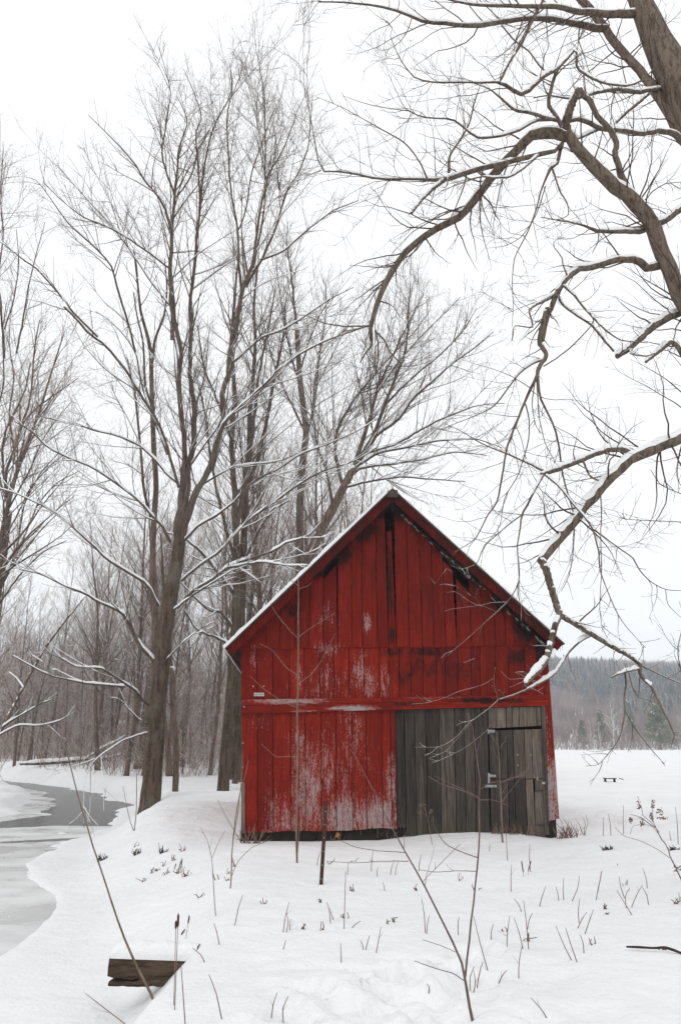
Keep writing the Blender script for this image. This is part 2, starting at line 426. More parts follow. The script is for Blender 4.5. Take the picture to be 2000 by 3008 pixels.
m, t, b = newmat('ice', 0.32, 0.4)
p = pos(t)
n1 = noise(t, p, 0.7, 6, 0.6, (1, 1.5, 1)); n2 = noise(t, p, 7, 5, 0.6, (1, 1.8, 1))
col = mixc(t, mapr(t, n1, 0.40, 0.68, smooth=True), (0.58, 0.585, 0.58), (0.74, 0.745, 0.74))
col = mixc(t, mapr(t, n2, 0.58, 0.74, 0, 0.6), col, (0.84, 0.85, 0.86))
t.links.new(col, b.inputs['Base Color'])
t.links.new(mapr(t, n1, 0.4, 0.65, 0.22, 0.6), b.inputs['Roughness'])
bump(t, b, n2, 0.15, 0.02)
M['ice'] = m
m, t, b = newmat('water', 0.10, 0.3)
b.inputs['Base Color'].default_value = (0.035, 0.034, 0.031, 1); b.inputs['IOR'].default_value = 1.33
p = pos(t)
bump(t, b, mathn(t, 'ADD', noise(t, p, 3.0, 4, 0.6, (1, 0.6, 1)), noise(t, p, 14, 3)), 0.8, 0.07)
M['water'] = m
def ice_fn(x, y):
    n = fbm(x * 0.6, y * 0.6, 4, 71); n2 = fbm(x * 0.4, y * 2.0, 4, 77)
    xl = np.interp(y, YL, XL)
    ow = sstep(0.0, 0.6, (y - 23.4) + n * 1.6 + n2 * 1.2)                                  # open water upstream
    px = x / np.maximum(y, 1)
    lens = sstep(0.0, 0.25, 1 - np.sqrt(((x + 7.2) / 1.6) ** 2 + ((y - 20.7 - 0.45 * (x + 7.2)) / 0.6) ** 2) + n2 * 0.3)
    shelf = sstep(1.2, 0.2, x - xl + n * 1.0)                                             # ice shelf along the left bank
    hole = np.clip(np.maximum(ow * (1 - shelf), lens), 0, 1)
    return ICE_Z + 0.012 * n - 0.13 * hole
grid_sheet('ice_sheet', np.concatenate([np.arange(-40, -14, 0.5), np.arange(-14, -1, 0.17)]), np.concatenate([np.arange(3, 34, 0.17), np.arange(34, 75, 0.7)]), ice_fn, M['ice'])
wv = MB(); wv.v = [(-90, -5, WATER_Z), (1, -5, WATER_Z), (1, 90, WATER_Z), (-90, 90, WATER_Z)]; wv.q = [(0, 1, 2, 3)]
wv.build('water', M['water'])['kind'] = 'structure'

# ------------------------------------------------------------------ barn
YAW = R(3.5)
bd = np.array([-math.sin(YAW), math.cos(YAW), 0]); be = np.array([math.cos(YAW), math.sin(YAW), 0])
B0 = np.array([1.18, 15.3, 0.0])
def U(px, py, off=0.0):
    """photograph pixel -> (u, v) on the barn's front plane moved off metres back"""
    d = ray(px, py); o = B0 + bd * off
    t = ((o - CAM) @ bd) / (d @ bd); p = CAM + d * t
    return float((p - o) @ be), float(p[2])
barn = empty('barn', tuple(B0), YAW)
tag(barn, 'weathered red wooden barn with snowy gable roof and grey plank door', 'barn')

def blob_max(t, co, blobs):
    cur = None
    for (cx, cz, sx, sz, s) in blobs:
        v = nd(t, 'ShaderNodeVectorMath', {0: co, 1: (-cx, 0, -cz)}, operation='ADD').outputs[0]
        v = nd(t, 'ShaderNodeVectorMath', {0: v, 1: (1 / sx, 0, 1 / sz)}, operation='MULTIPLY').outputs[0]
        l = nd(t, 'ShaderNodeVectorMath', {0: v}, operation='LENGTH').outputs['Value']
        q = mapr(t, l, 0.25, 1.0, s, 0.0)
        cur = q if cur is None else mathn(t, 'MAXIMUM', cur, q)
    return cur
def pb(px, py, wx, wy, s=1.0):
    u, v = U(px, py); return (u, v, wx / 150.0, wy / 150.0, s)
def mat_red(name, peel=True, dark=1.0, horiz=False, stain=0.95):
    m, t, b = newmat(name, 0.85, 0.03)
    tc = nd(t, 'ShaderNodeTexCoord'); tc.object = barn; co = tc.outputs['Object']
    rnd = nd(t, 'ShaderNodeObjectInfo').outputs['Random']
    shift = nd(t, 'ShaderNodeCombineXYZ', {0: mathn(t, 'MULTIPLY', rnd, 37.0), 1: 0.0, 2: mathn(t, 'MULTIPLY', rnd, 11.0)}).outputs[0]
    cs = nd(t, 'ShaderNodeVectorMath', {0: co, 1: shift}, operation='ADD').outputs[0]
    st = (0.12, 1, 2.2) if horiz else (1.6, 1, 0.14)
    grain = noise(t, cs, 14, 5, 0.6, st); fine = noise(t, cs, 46, 4, 0.6, st); blot = noise(t, cs, 2.2, 5, 0.6)
    fa = noise(t, cs, 12, 8, 0.78, (1.5, 1, 0.20) if not horiz else (0.2, 1, 2)); fb_ = noise(t, cs, 55, 6, 0.75, (1.1, 1, 0.4) if not horiz else (0.3, 1, 2))
    flake = mathn(t, 'MULTIPLY_ADD', mathn(t, 'ADD', fa, fb_), 0.95, -0.45)
    col = mixc(t, mapr(t, grain, 0.3, 0.7), (0.142 * dark, 0.0100 * dark, 0.005 * dark), (0.280 * dark, 0.0220 * dark, 0.0110 * dark))
    col = mixc(t, mapr(t, rnd, 0, 1, 0, 0.6), col, (0.105 * dark, 0.009, 0.007))
    col = mixc(t, mapr(t, blot, 0.45, 0.7, 0, 0.55), col, (0.085, 0.008, 0.007))
    speck = noise(t, cs, 60, 3, 0.6, (1, 1, 0.5)); col = mixc(t, mapr(t, speck, 0.64, 0.70, 0, 0.55), col, (0.03, 0.01, 0.009))
    # weathering: thinned pinkish paint, then bare grey wood
    W = [pb(905, 2330, 75, 210, .95), pb(880, 2200, 50, 120, .7), pb(1010, 2410, 100, 120, 1.15), pb(1110, 2410, 110, 110, 1.35), pb(1150, 2330, 30, 160, 1.0), pb(960, 2250, 60, 170, .75),
         pb(1060, 1970, 40, 110, .75), pb(955, 1985, 35, 90, .7), pb(1130, 2010, 30, 90, .7), pb(1045, 2150, 55, 150, .7), pb(1075, 1830, 25, 55, .95), pb(960, 1905, 70, 35, .8), pb(1085, 2010, 40, 90, .85),
         pb(750, 1930, 30, 60, .7), pb(800, 2400, 45, 130, .8), pb(845, 2420, 60, 110, .85), pb(965, 1810, 60, 70, .62), pb(880, 1980, 30, 90, .7), pb(1618, 2340, 60, 220, 1.15), pb(1600, 2150, 20, 120, .7), pb(760, 2120, 60, 60, .45), pb(1000, 2030, 250, 130, .5), pb(980, 2250, 220, 180, .55)] if peel else [pb(850, 2060, 190, 16, 1.4), pb(1040, 2082, 100, 14, 1.6), pb(880, 2090, 70, 9, .8), pb(1250, 2050, 200, 8, .55)]
    wm = mathn(t, 'MULTIPLY', blob_max(t, co, W), mapr(t, nd(t, 'ShaderNodeTexWhiteNoise', {'W': mathn(t, 'MULTIPLY', rnd, 91.7)}, noise_dimensions='1D').outputs[0], 0, 1, 0.82, 1.06))
    wn = mathn(t, 'ADD', mathn(t, 'MULTIPLY', flake, 1.0), mathn(t, 'MULTIPLY', wm, 0.28))
    sp = mapr(t, flake, 0.70, 0.75, 0, 0.6)
    pinkf = mathn(t, 'MAXIMUM', mapr(t, wn, 0.70, 0.75, 0, 0.7), mathn(t, 'MULTIPLY', sp, 0.4))
    col = mixc(t, pinkf, col, (0.34, 0.16, 0.145))
    greyf = mapr(t, wn, 0.78, 0.84, 0, 0.9)
    greyc = mixc(t, fine, (0.20, 0.175, 0.17), (0.40, 0.365, 0.36))
    col = mixc(t, greyf, col, greyc)
    # black mildew and rot stains
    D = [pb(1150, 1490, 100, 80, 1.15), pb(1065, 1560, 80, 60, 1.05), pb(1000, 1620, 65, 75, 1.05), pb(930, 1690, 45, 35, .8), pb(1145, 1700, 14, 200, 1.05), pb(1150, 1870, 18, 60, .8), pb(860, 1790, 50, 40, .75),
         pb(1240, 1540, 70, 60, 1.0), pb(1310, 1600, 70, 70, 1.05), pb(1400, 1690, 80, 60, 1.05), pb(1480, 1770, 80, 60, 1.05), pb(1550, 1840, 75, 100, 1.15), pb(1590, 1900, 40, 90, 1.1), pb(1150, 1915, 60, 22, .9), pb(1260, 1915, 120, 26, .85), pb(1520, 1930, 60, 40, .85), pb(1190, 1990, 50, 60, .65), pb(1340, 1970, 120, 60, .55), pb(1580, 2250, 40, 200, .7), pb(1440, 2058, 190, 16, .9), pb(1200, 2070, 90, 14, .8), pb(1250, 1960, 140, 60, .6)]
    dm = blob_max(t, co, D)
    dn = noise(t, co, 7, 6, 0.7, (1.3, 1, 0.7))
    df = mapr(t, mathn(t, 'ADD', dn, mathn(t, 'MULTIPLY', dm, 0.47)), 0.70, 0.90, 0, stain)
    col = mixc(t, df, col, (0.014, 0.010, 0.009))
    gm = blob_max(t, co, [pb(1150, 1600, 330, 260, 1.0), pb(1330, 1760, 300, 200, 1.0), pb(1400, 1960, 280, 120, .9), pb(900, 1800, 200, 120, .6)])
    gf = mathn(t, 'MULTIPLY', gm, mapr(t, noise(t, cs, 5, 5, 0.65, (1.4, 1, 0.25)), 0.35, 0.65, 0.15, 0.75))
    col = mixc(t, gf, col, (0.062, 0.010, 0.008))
    t.links.new(col, b.inputs['Base Color'])
    bump(t, b, mathn(t, 'MULTIPLY_ADD', fine, 0.5, grain), 0.8, 0.012)
    return m
def mat_grey(name, c0, c1, warm=0.0):
    m, t, b = newmat(name, 0.85, 0.2)
    tc = nd(t, 'ShaderNodeTexCoord'); tc.object = barn; co = tc.outputs['Object']
    rnd = nd(t, 'ShaderNodeObjectInfo').outputs['Random']
    shift = nd(t, 'ShaderNodeCombineXYZ', {0: mathn(t, 'MULTIPLY', rnd, 41.0), 1: 0.0, 2: mathn(t, 'MULTIPLY', rnd, 17.0)}).outputs[0]
    cs = nd(t, 'ShaderNodeVectorMath', {0: co, 1: shift}, operation='ADD').outputs[0]
    grain = noise(t, cs, 16, 6, 0.65, (1.6, 1, 0.10), 0.3); fine = noise(t, cs, 60, 4, 0.6, (1.6, 1, 0.07)); blot = noise(t, cs, 1.6, 5, 0.6)
    col = mixc(t, mapr(t, grain, 0.38, 0.62, smooth=True), c0, c1)
    col = mixc(t, mapr(t, fine, 0.35, 0.7, 0, 0.5), col, tuple(x * 1.5 for x in c1))
    col = mixc(t, mapr(t, rnd, 0, 1, 0, 0.6), col, tuple(x * 0.9 for x in c0))
    col = mixc(t, mapr(t, noise(t, cs, 3, 6, 0.7, (2.2, 1, 0.12)), 0.56, 0.70, 0, 0.55), col, tuple(min(x * 1.9, 0.3) for x in c1))
    col = mixc(t, mapr(t, blot, 0.5, 0.7, 0, 0.5), col, (0.075, 0.048, 0.034) if warm else (0.045, 0.032, 0.026))
    # green-brown damp at the foot
    z = nd(t, 'ShaderNodeSeparateXYZ', {0: co}).outputs[2]
    damp = mapr(t, mathn(t, 'ADD', z, mathn(t, 'MULTIPLY', blot, 0.5)), 0.62, 0.25, 0, 0.55)
    col = mixc(t, damp, col, (0.062, 0.054, 0.034))
    t.links.new(col, b.inputs['Base Color'])
    bump(t, b, mathn(t, 'ADD', grain, mathn(t, 'MULTIPLY', fine, 0.5)), 0.7, 0.008)
    return m
M['red'] = mat_red('red_barn_paint'); M['red_beam'] = mat_red('red_beam_paint', peel=False, horiz=True); M['red_trim'] = mat_red('red_trim_paint', peel=False, dark=0.5, stain=0.6)
M['door_mid'] = mat_grey('weathered_mid_plank', (0.018, 0.014, 0.011), (0.100, 0.080, 0.065), 1)
M['door_dark'] = mat_grey('weathered_door_plank', (0.011, 0.009, 0.0075), (0.070, 0.058, 0.049))
M['door_pale'] = mat_grey('weathered_pale_plank', (0.045, 0.034, 0.027), (0.175, 0.140, 0.115), 1)
M['sill'] = None
M['roof_wood'] = mat_grey('old_roof_board', (0.035, 0.028, 0.022), (0.10, 0.08, 0.062), 1)
def flat(name, c, rough=0.6, metal=0.0, n=0.35, sc=20):
    m, t, b = newmat(name, rough); p = objco(t)
    k = noise(t, p, sc, 5)
    t.links.new(mixc(t, mapr(t, k, 0.3, 0.7), tuple(x * (1 - n) for x in c), tuple(min(1, x * (1 + n)) for x in c)), b.inputs['Base Color'])
    b.inputs['Metallic'].default_value = metal
    bump(t, b, k, 0.3, 0.004)
    return m
M['sill'] = flat('dark_sill_timber', (0.020, 0.014, 0.009), 0.9, 0, 0.6, 6)
M['rust'] = flat('rusty_iron', (0.055, 0.02, 0.014), 0.8)
M['iron'] = flat('dull_iron', (0.06, 0.05, 0.045), 0.6, 0.4)
M['peel_white'] = flat('peeling_white_paint', (0.27, 0.27, 0.265), 0.8, 0, 0.5, 40)
M['plate'] = flat('tin_plate', (0.42, 0.44, 0.42), 0.5)
M['plate_ink'] = flat('plate_ink', (0.13, 0.14, 0.13), 0.6)

# roof lines on the photograph
RK = 0.30                                            # the rake stands in front of the wall by this much
PKu, PKv = U(1152, 1436, -RK)
LEu, LEv = U(664, 1903, -RK)
REu, REv = U(1654, 1890, -RK)
def roof_v(u):
    if u < PKu: return PKv + (u - PKu) * (PKv - LEv) / (PKu - LEu)
    return PKv + (u - PKu) * (REv - PKv) / (REu - PKu)
brng = random.Random(3)
def quad_board(name, pts_px, mat, y0=0.0, th=0.025, parent=barn, off=0.0, jig=0.004, gap=0.0065):
    """a plank given by its four photograph corners (bl, br, tr, tl), with bevel-free thickness"""
    uv = [U(*q, off) for q in pts_px]
    (a, b_, c, d) = uv
    a = (a[0] + gap, a[1]); d = (d[0] + gap, d[1]); b_ = (b_[0] - gap, b_[1]); c = (c[0] - gap, c[1])
    dy = brng.uniform(-jig, jig); tl = brng.uniform(-jig, jig)
    mb = MB()
    f = [(a[0], off + y0 + dy, a[1]), (b_[0], off + y0 + dy + tl, b_[1]), (c[0], off + y0 + dy + tl, c[1]), (d[0], off + y0 + dy, d[1])]
    mb.hexa(f + [(p_[0], p_[1] + th, p_[2]) for p_ in f])
    return mb.build(name, mat, parent)

# --- upper gable planks (lapping over the lower ones at the seam)
TOPX = [709, 731, 781, 822, 866, 908, 949, 992, 1033, 1065, 1108, 1141, 1164, 1202, 1240, 1275, 1309, 1341, 1384, 1421, 1455, 1485, 1512, 1546, 1578, 1601]
seam = lambda x: 1906 - (x - 709) * 0.009
PITr = math.atan2(PKv - REv, REu - PKu); PITl = math.atan2(PKv - LEv, PKu - LEu)
short = {11: 0.42, 6: 0.26, 16: 0.20, 17: 0.30, 5: 0.10, 22: 0.16, 18: 0.06, 10: 0.10, 20: .08, 15: .1, 23: .12, 7: .05}
for i in range(len(TOPX) - 1):
    x0, x1 = TOPX[i], TOPX[i + 1]
    bl = U(x0, seam(x0)); br = U(x1, seam(x1))
    cut = short.get(i, 0) + (0.17 + brng.uniform(-0.03, 0.14) if 10 <= i <= 22 else 0.10 + brng.uniform(-0.02, 0.10) if 4 <= i < 10 else 0.05)
    g = 0.0065
    tl_ = roof_v(bl[0]) - cut; tr_ = roof_v(br[0]) - cut - brng.uniform(-0.02, 0.02)
    if tl_ < bl[1] + 0.06: tl_ = bl[1] + 0.06
    if tr_ < br[1] + 0.06: tr_ = br[1] + 0.06
    y = -0.022 + brng.uniform(-0.004, 0.004); tw = brng.uniform(-0.003, 0.003)
    bot = brng.uniform(-0.012, 0.012)
    mb = MB()
    # slit in the planks beside the split one, cut by insetting the upper corners
    gi = {10: (0.0, 0.03), 11: (0.0, 0.05), 16: (0, 0.02), 17: (0.035, 0), 6: (0.0, 0.03)}.get(i, (0, 0))
    f = [(bl[0] + g, y, bl[1] + bot), (br[0] - g, y + tw, br[1] + bot), (br[0] - g - gi[1], y + tw, tr_), (bl[0] + g + gi[0], y, tl_)]
    mb.hexa(f + [(a, b2 + 0.024, c) for a, b2, c in f])
    mb.build('board', M['red'], barn)
# --- middle course
MIDX = [708, 756, 802, 851, 894, 940, 981, 1026, 1069, 1115, 1144, 1173, 1207, 1242, 1282, 1308, 1345, 1383, 1410, 1454, 1494, 1540, 1576, 1606]
beam_top = lambda x: 2056 - (x - 708) * 0.0165
for i in range(len(MIDX) - 1):
    x0, x1 = MIDX[i], MIDX[i + 1]
    quad_board('board', [(x0, beam_top(x0) + 6), (x1, beam_top(x1) + 6), (x1 - 1, seam(x1) - 14), (x0 - 1, seam(x0) - 14)], M['red'], 0.006)
# --- lower course left of the door
LOWX = [(708, 720), (756, 757), (802, 803), (853, 854), (897, 898), (943, 944), (986, 989), (1033, 1036), (1074, 1078), (1120, 1125), (1146, 1152), (1160, 1166)]
beam_bot = lambda x: 2097 - (x - 708) * 0.026
for i in range(len(LOWX) - 1):
    (t0_, b0_), (t1_, b1_) = LOWX[i], LOWX[i + 1]
    yb = lambda x: 2447 - (x - 720) * 0.033 + brng.uniform(-3, 3)
    quad_board('board', [(b0_, yb(b0_)), (b1_, yb(b1_)), (t1_, beam_bot(t1_) - 4), (t0_, beam_bot(t0_) - 4)], M['red'], 0.004 if i < 10 else -0.012)
# grey edge piece at the left foot
quad_board('corner_board', [(708, 2448), (721, 2448), (720, 2300), (707, 2300)], M['door_pale'], -0.02, 0.02)
# --- horizontal beam of two boards
for k, (ya, yb_, mt) in enumerate([(0, 17, 'red_beam'), (18, 41, 'red_beam')]):
    for (xa, xb_) in ([(711, 1120), (1121, 1612)] if k == 0 else [(709, 1178), (1179, 1612)]):
        h = lambda x, q: beam_top(x) + q * (1 - (x - 708) / 900 * 0.22)
        quad_board('beam', [(xa, h(xa, yb_)), (xb_, h(xb_, yb_)), (xb_, h(xb_, ya)), (xa, h(xa, ya))], M[mt], -0.05 - 0.012 * k, 0.05, gap=0.001)
# --- right corner boards (leaning outwards to the foot)
quad_board('corner_board', [(1609, 2412), (1641, 2404), (1604, 1880), (1594, 1880)], M['red'], -0.03, 0.03)
quad_board('corner_board', [(1596, 2452), (1612, 2452), (1600, 2074), (1586, 2074)], M['door_pale'], -0.035, 0.03)
# --- sliding plank door, grey
door = empty('door'); door.parent = barn; door['label'] = 'large grey weathered plank door'
dt = lambda x: 2085 - (x - 1165) * 0.022
DB = [1159, 1186, 1217, 1249, 1289, 1333, 1362, 1391, 1431]
for i in range(len(DB) - 1):
    x0, x1 = DB[i], DB[i + 1]; bt = 2432 if i == 0 else 2456 + brng.uniform(-2, 2)
    quad_board('plank', [(x0 + 8, bt), (x1 + 8, bt), (x1, dt(x1)), (x0, dt(x0))], M['door_mid' if i in (2, 4, 6) else 'door_dark'], 0.03 if i == 0 else 0.008, 0.03, parent=door, jig=0.006)
PT = [1433, 1458, 1486, 1504, 1523, 1546, 1575, 1588]
for i in range(len(PT) - 1):
    x0, x1 = PT[i], PT[i + 1]
    quad_board('plank', [(x0 + 1, 2140 - (x0 - 1433) * 0.055), (x1 + 1, 2140 - (x1 - 1433) * 0.055), (x1, dt(x1)), (x0, dt(x0))], M['door_pale'], 0.0, 0.03, parent=door, jig=0.005)
sd = empty('hatch_door'); sd.parent = barn; sd['label'] = 'small plank door set into the grey door'
SD = [1435, 1467, 1487, 1506, 1538, 1561, 1591]
for i in range(len(SD) - 1):
    x0, x1 = SD[i], SD[i + 1]; d_ = 4 + i
    quad_board('plank', [(x0 + 4, 2287), (x1 + 4, 2287), (x1, 2146 - i * 0.8), (x0, 2146 - i * 0.8)], M['door_mid' if i % 2 else 'door_dark'] if i < 3 else M['door_pale'], 0.0, 0.03, parent=sd, jig=0.005)
    if i < 5: quad_board('plank', [(x0 + d_ + 4, 2455), (x1 + d_ + 4, 2455), (x1 + 4, 2289), (x0 + 4, 2289)], M['door_dark'] if i < 4 else M['door_pale'], 0.0, 0.03, parent=sd, jig=0.005)
for (ya, yb_) in ((2289, 2320), (2324, 2420), (2426, 2462)):
    quad_board('plank', [(1571, yb_), (1602, yb_), (1600, ya), (1569, ya)], M['door_pale'], -0.012, 0.03, parent=sd)
for y_ in (2322, 2423):
    quad_board('strap_hinge', [(1569, y_ + 4), (1604, y_ + 4), (1604, y_ - 3), (1569, y_ - 3)], M['iron'], -0.022, 0.008, parent=sd)
quad_board('latch', [(1574, 2292), (1579, 2292), (1579, 2282), (1574, 2282)], M['peel_white'], -0.02, 0.01, parent=sd, gap=0)
quad_board('latch', [(1590, 2303), (1602, 2303), (1602, 2297), (1590, 2297)], M['plate'], -0.045, 0.008, parent=sd, gap=0)
for (x_, y_) in ((1519, 2217), (1559, 2218), (1520, 2248)):
    quad_board('nail_head', [(x_ - 2, y_ + 2), (x_ + 2, y_ + 2), (x_ + 2, y_ - 2), (x_ - 2, y_ - 2)], M['peel_white'], -0.012, 0.01, parent=sd, gap=0)
for (xa, ya, xb_, yb_) in ((1431, 2143, 1452, 2152), (1432, 2270, 1438, 2300), (1438, 2275, 1455, 2283), (1424, 2305, 1458, 2313), (1431, 2147, 1436, 2156)):
    quad_board('peeling_paint', [(xa, yb_), (xb_, yb_), (xb_, ya + 1), (xa, ya)], M['peel_white'], -0.010, 0.006, parent=sd, gap=0)
rod = quad_board('track_rod', [(1604, 2425), (1608, 2425), (1594, 2140), (1591, 2140)], M['iron'], -0.06, 0.02, gap=0)
# --- sill timbers under the siding, corner post
for (xa, xb_) in ((716, 930), (932, 1185)):
    quad_board('sill', [(xa, 2500), (xb_, 2498), (xb_, 2425), (xa, 2428)], M['sill'], 0.10, 0.16)
quad_board('post', [(1606, 2480), (1637, 2480), (1632, 2385), (1604, 2385)], M['sill'], 0.0, 0.14)
quad_board('post', [(706, 2490), (722, 2490), (722, 2440), (706, 2440)], M['sill'], 0.0, 0.14)
# number plate, nails with light caps
pl_ = quad_board('number_plate', [(746, 2045), (776, 2045), (776, 2035), (746, 2035)], M['plate'], -0.008, 0.006, gap=0)
for (xa, xb_) in ((748, 752), (753, 756), (760, 763), (765, 768), (769, 772)):
    o = quad_board('digit', [(xa, 2042.5), (xb_, 2042.5), (xb_, 2037.5), (xa, 2037.5)], M['plate_ink'], -0.0105, 0.003, parent=pl_, gap=0)
for (x_, y_) in ((744, 2016), (775, 2016), (718, 2077), (714, 2183), (713, 2254), (711, 2373)):
    quad_board('nail_head', [(x_ - 2, y_ + 2), (x_ + 2, y_ + 2), (x_ + 2, y_ - 2), (x_ - 2, y_ - 2)], M['peel_white'], -0.07 if y_ == 2077 else -0.026, 0.02, gap=0)
# --- the rest of the shell: side and back walls, floor shade
DEP = 7.0
uL, _ = U(712, 2300); uR, _ = U(1622, 2200)
def wall(name, x0, x1, y0, y1, z1a, z1b, n, alongy):
    for i in range(n):
        mb = MB()
        if alongy:
            a = y0 + (y1 - y0) * i / n; b2 = y0 + (y1 - y0) * (i + 1) / n - 0.0008
            mb.box(x0, x1, a, b2, -0.1, z1a)
        else:
            a = x0 + (x1 - x0) * i / n; b2 = x0 + (x1 - x0) * (i + 1) / n - 0.0008
            za, zb = roof_v(a) - 0.09, roof_v(b2) - 0.09
            mb.hexa([(a, y0, -0.1), (b2, y0, -0.1), (b2, y0, zb), (a, y0, za), (a, y1, -0.1), (b2, y1, -0.1), (b2, y1, zb), (a, y1, za)])
        mb.build(name, M['red'], barn)
wall('side_board', uL - 0.0, uL + 0.03, 0.06, DEP, roof_v(uL) - 0.14, 0, 28, True)
wall('side_board', uR - 0.05, uR - 0.02, 0.06, DEP, roof_v(uR) - 0.14, 0, 28, True)
wall('back_board', uL, uR - 0.03, DEP, DEP + 0.03, 0, 0, 22, False)
mb = MB()      # dark frame timbers right behind the front boards (seen through gaps)
for z in (2.1, 3.2):
    mb.box(uL + 0.05, uR - 0.08, 0.12, 0.26, z, z + 0.16)
mb.build('frame_timber', M['roof_wood'], barn)
# --- roof
def roof_slab(name, side, v0, v1, y0, y1, mat, lo=0.0, wav=0.0, ns=1, nt_=1):
    """slab following one slope; v0/v1 offsets normal to the slope"""
    Eu, Ev = (LEu, LEv) if side < 0 else (REu, REv)
    a = np.array([PKu, PKv]); e = np.array([Eu, Ev]); d = nrm(e - a); n = np.array([-d[1], d[0]]);
    if n[1] < 0: n = -n
    L = np.linalg.norm(e - a) + lo
    S, T = np.meshgrid(np.linspace(0, 1, ns + 1), np.linspace(0, 1, nt_ + 1))
    top = np.zeros(S.shape + (3,)); bot = np.zeros_like(top)
    wv_ = 1 + (wav * fbm(S * 31 + side * 7, T * 23, 3, 8) if wav else 0)
    edge = (wav * 0.05 * fbm(S * 60, T * 40 + 3 * side, 2, 12)) if wav else 0
    for arr, off in ((top, v1 * wv_), (bot, v0 * np.ones_like(S))):
        pp = a[None, None] + d * (S * L)[..., None] + n * np.asarray(off)[..., None]
        arr[..., 0] = pp[..., 0]; arr[..., 2] = pp[..., 1]; arr[..., 1] = y0 + (y1 - y0) * T
    top[..., 1] += edge * (T == 0) if wav else 0
    bot[..., 1] += edge * (T == 0) if wav else 0
    ny, nx = S.shape; off = ny * nx
    v = np.concatenate([top.reshape(-1, 3), bot.reshape(-1, 3)]); q = []
    I = lambda j, i: j * nx + i
    for j in range(ny - 1):
        for i in range(nx - 1):
            q.append((I(j, i), I(j, i + 1), I(j + 1, i + 1), I(j + 1, i))); q.append((off + I(j, i), off + I(j + 1, i), off + I(j + 1, i + 1), off + I(j, i + 1)))
    for i in range(nx - 1):
        q.append((I(0, i), off + I(0, i), off + I(0, i + 1), I(0, i + 1))); q.append((I(ny - 1, i), I(ny - 1, i + 1), off + I(ny - 1, i + 1), off + I(ny - 1, i)))
    for j in range(ny - 1):
        q.append((I(j, 0), I(j + 1, 0), off + I(j + 1, 0), off + I(j, 0))); q.append((I(j, nx - 1), off + I(j, nx - 1), off + I(j + 1, nx - 1), I(j + 1, nx - 1)))
    return link(name, mesh_np(name, v, q, None, False), mat)
roof = empty('roof'); roof.parent = barn
for sd_ in (-1, 1):
    o = roof_slab('roof_deck', sd_, -0.045, -0.02, -RK + 0.03, DEP + 0.3, M['roof_wood']); o.parent = roof
    o = roof_slab('rake_board', sd_, -0.185, -0.024, -RK, -RK + 0.026, M['red_trim'], 0.0); o.parent = roof
    o = roof_slab('rake_edge', sd_, -0.019, 0.006, -RK - 0.03, DEP + 0.32, M['roof_wood'], 0.02); o.parent = roof
    o = roof_slab('roof_snow', sd_, 0.008, 0.065 if sd_ < 0 else 0.05, -RK - 0.035 if sd_ < 0 else -RK + 0.03, DEP + 0.3, M['snow'], 0.03, 0.35, 60, 40); o.parent = roof
    o = roof_slab('eave_board', sd_, -0.03, -0.022, -RK, DEP + 0.3, M['roof_wood'], 0.012); o.parent = roof
    for k in range(9):       # rafters under the overhang
        y_ = 0.3 + k * 0.8
        o = roof_slab('rafter', sd_, -0.16, -0.047, y_, y_ + 0.05, M['roof_wood'], -0.02); o.parent = roof
    # inner trim under the rake, chipped pale
    o = roof_slab('soffit_board', sd_, -0.06, -0.048, -RK + 0.03, -0.03, M['roof_wood'], -0.05); o.parent = roof
mb = MB(); mb.box(PKu - 0.10, PKu + 0.10, -RK - 0.045, 0.5, PKv - 0.19, PKv - 0.035)
mb.build('ridge_beam', M['roof_wood'], roof)
# peeling pale flecks along the inner edge of the right rake
mb = MB(); fr = random.Random(5)
for i in range(46):
    f_ = fr.uniform(0.06, 0.93); u = PKu + (REu - PKu) * f_; v = roof_v(u) - 0.235 - fr.uniform(0, 0.05)
    s_ = fr.uniform(0.008, 0.035); dv = -s_ * math.tan(PITr) * 2
    mb.hexa([(u, -0.045, v - s_), (u + s_ * 2, -0.045, v - s_ + dv), (u + s_ * 2, -0.045, v + dv), (u, -0.045, v), (u, -0.02, v - s_), (u + s_ * 2, -0.02, v - s_ + dv), (u + s_ * 2, -0.02, v + dv), (u, -0.02, v)])
mb.build('peeling_edge', flat('peeling_edge_paint', (0.26, 0.23, 0.21), 0.8, 0, 0.5, 30), barn)
# icicles on the right eave
M['icicle'] = newmat('icicle_ice', 0.15, 0.5)[0]; M['icicle'].node_tree.nodes['Principled BSDF'].inputs['Base Color'].default_value = (0.75, 0.78, 0.8, 1)
for k in range(8):
    L_ = fr.uniform(0.08, 0.26); y_ = -RK + 0.05 + k * 0.13; u = REu - 0.01; v = REv - 0.02
    pts = np.array([[[u, y_, v], [u, y_, v - L_ * 0.5], [u, y_, v - L_]]]); rd = np.array([[0.008, 0.005, 0.001]])
    tube_obj('icicle', [(pts, rd, 5)], M['icicle'], barn)

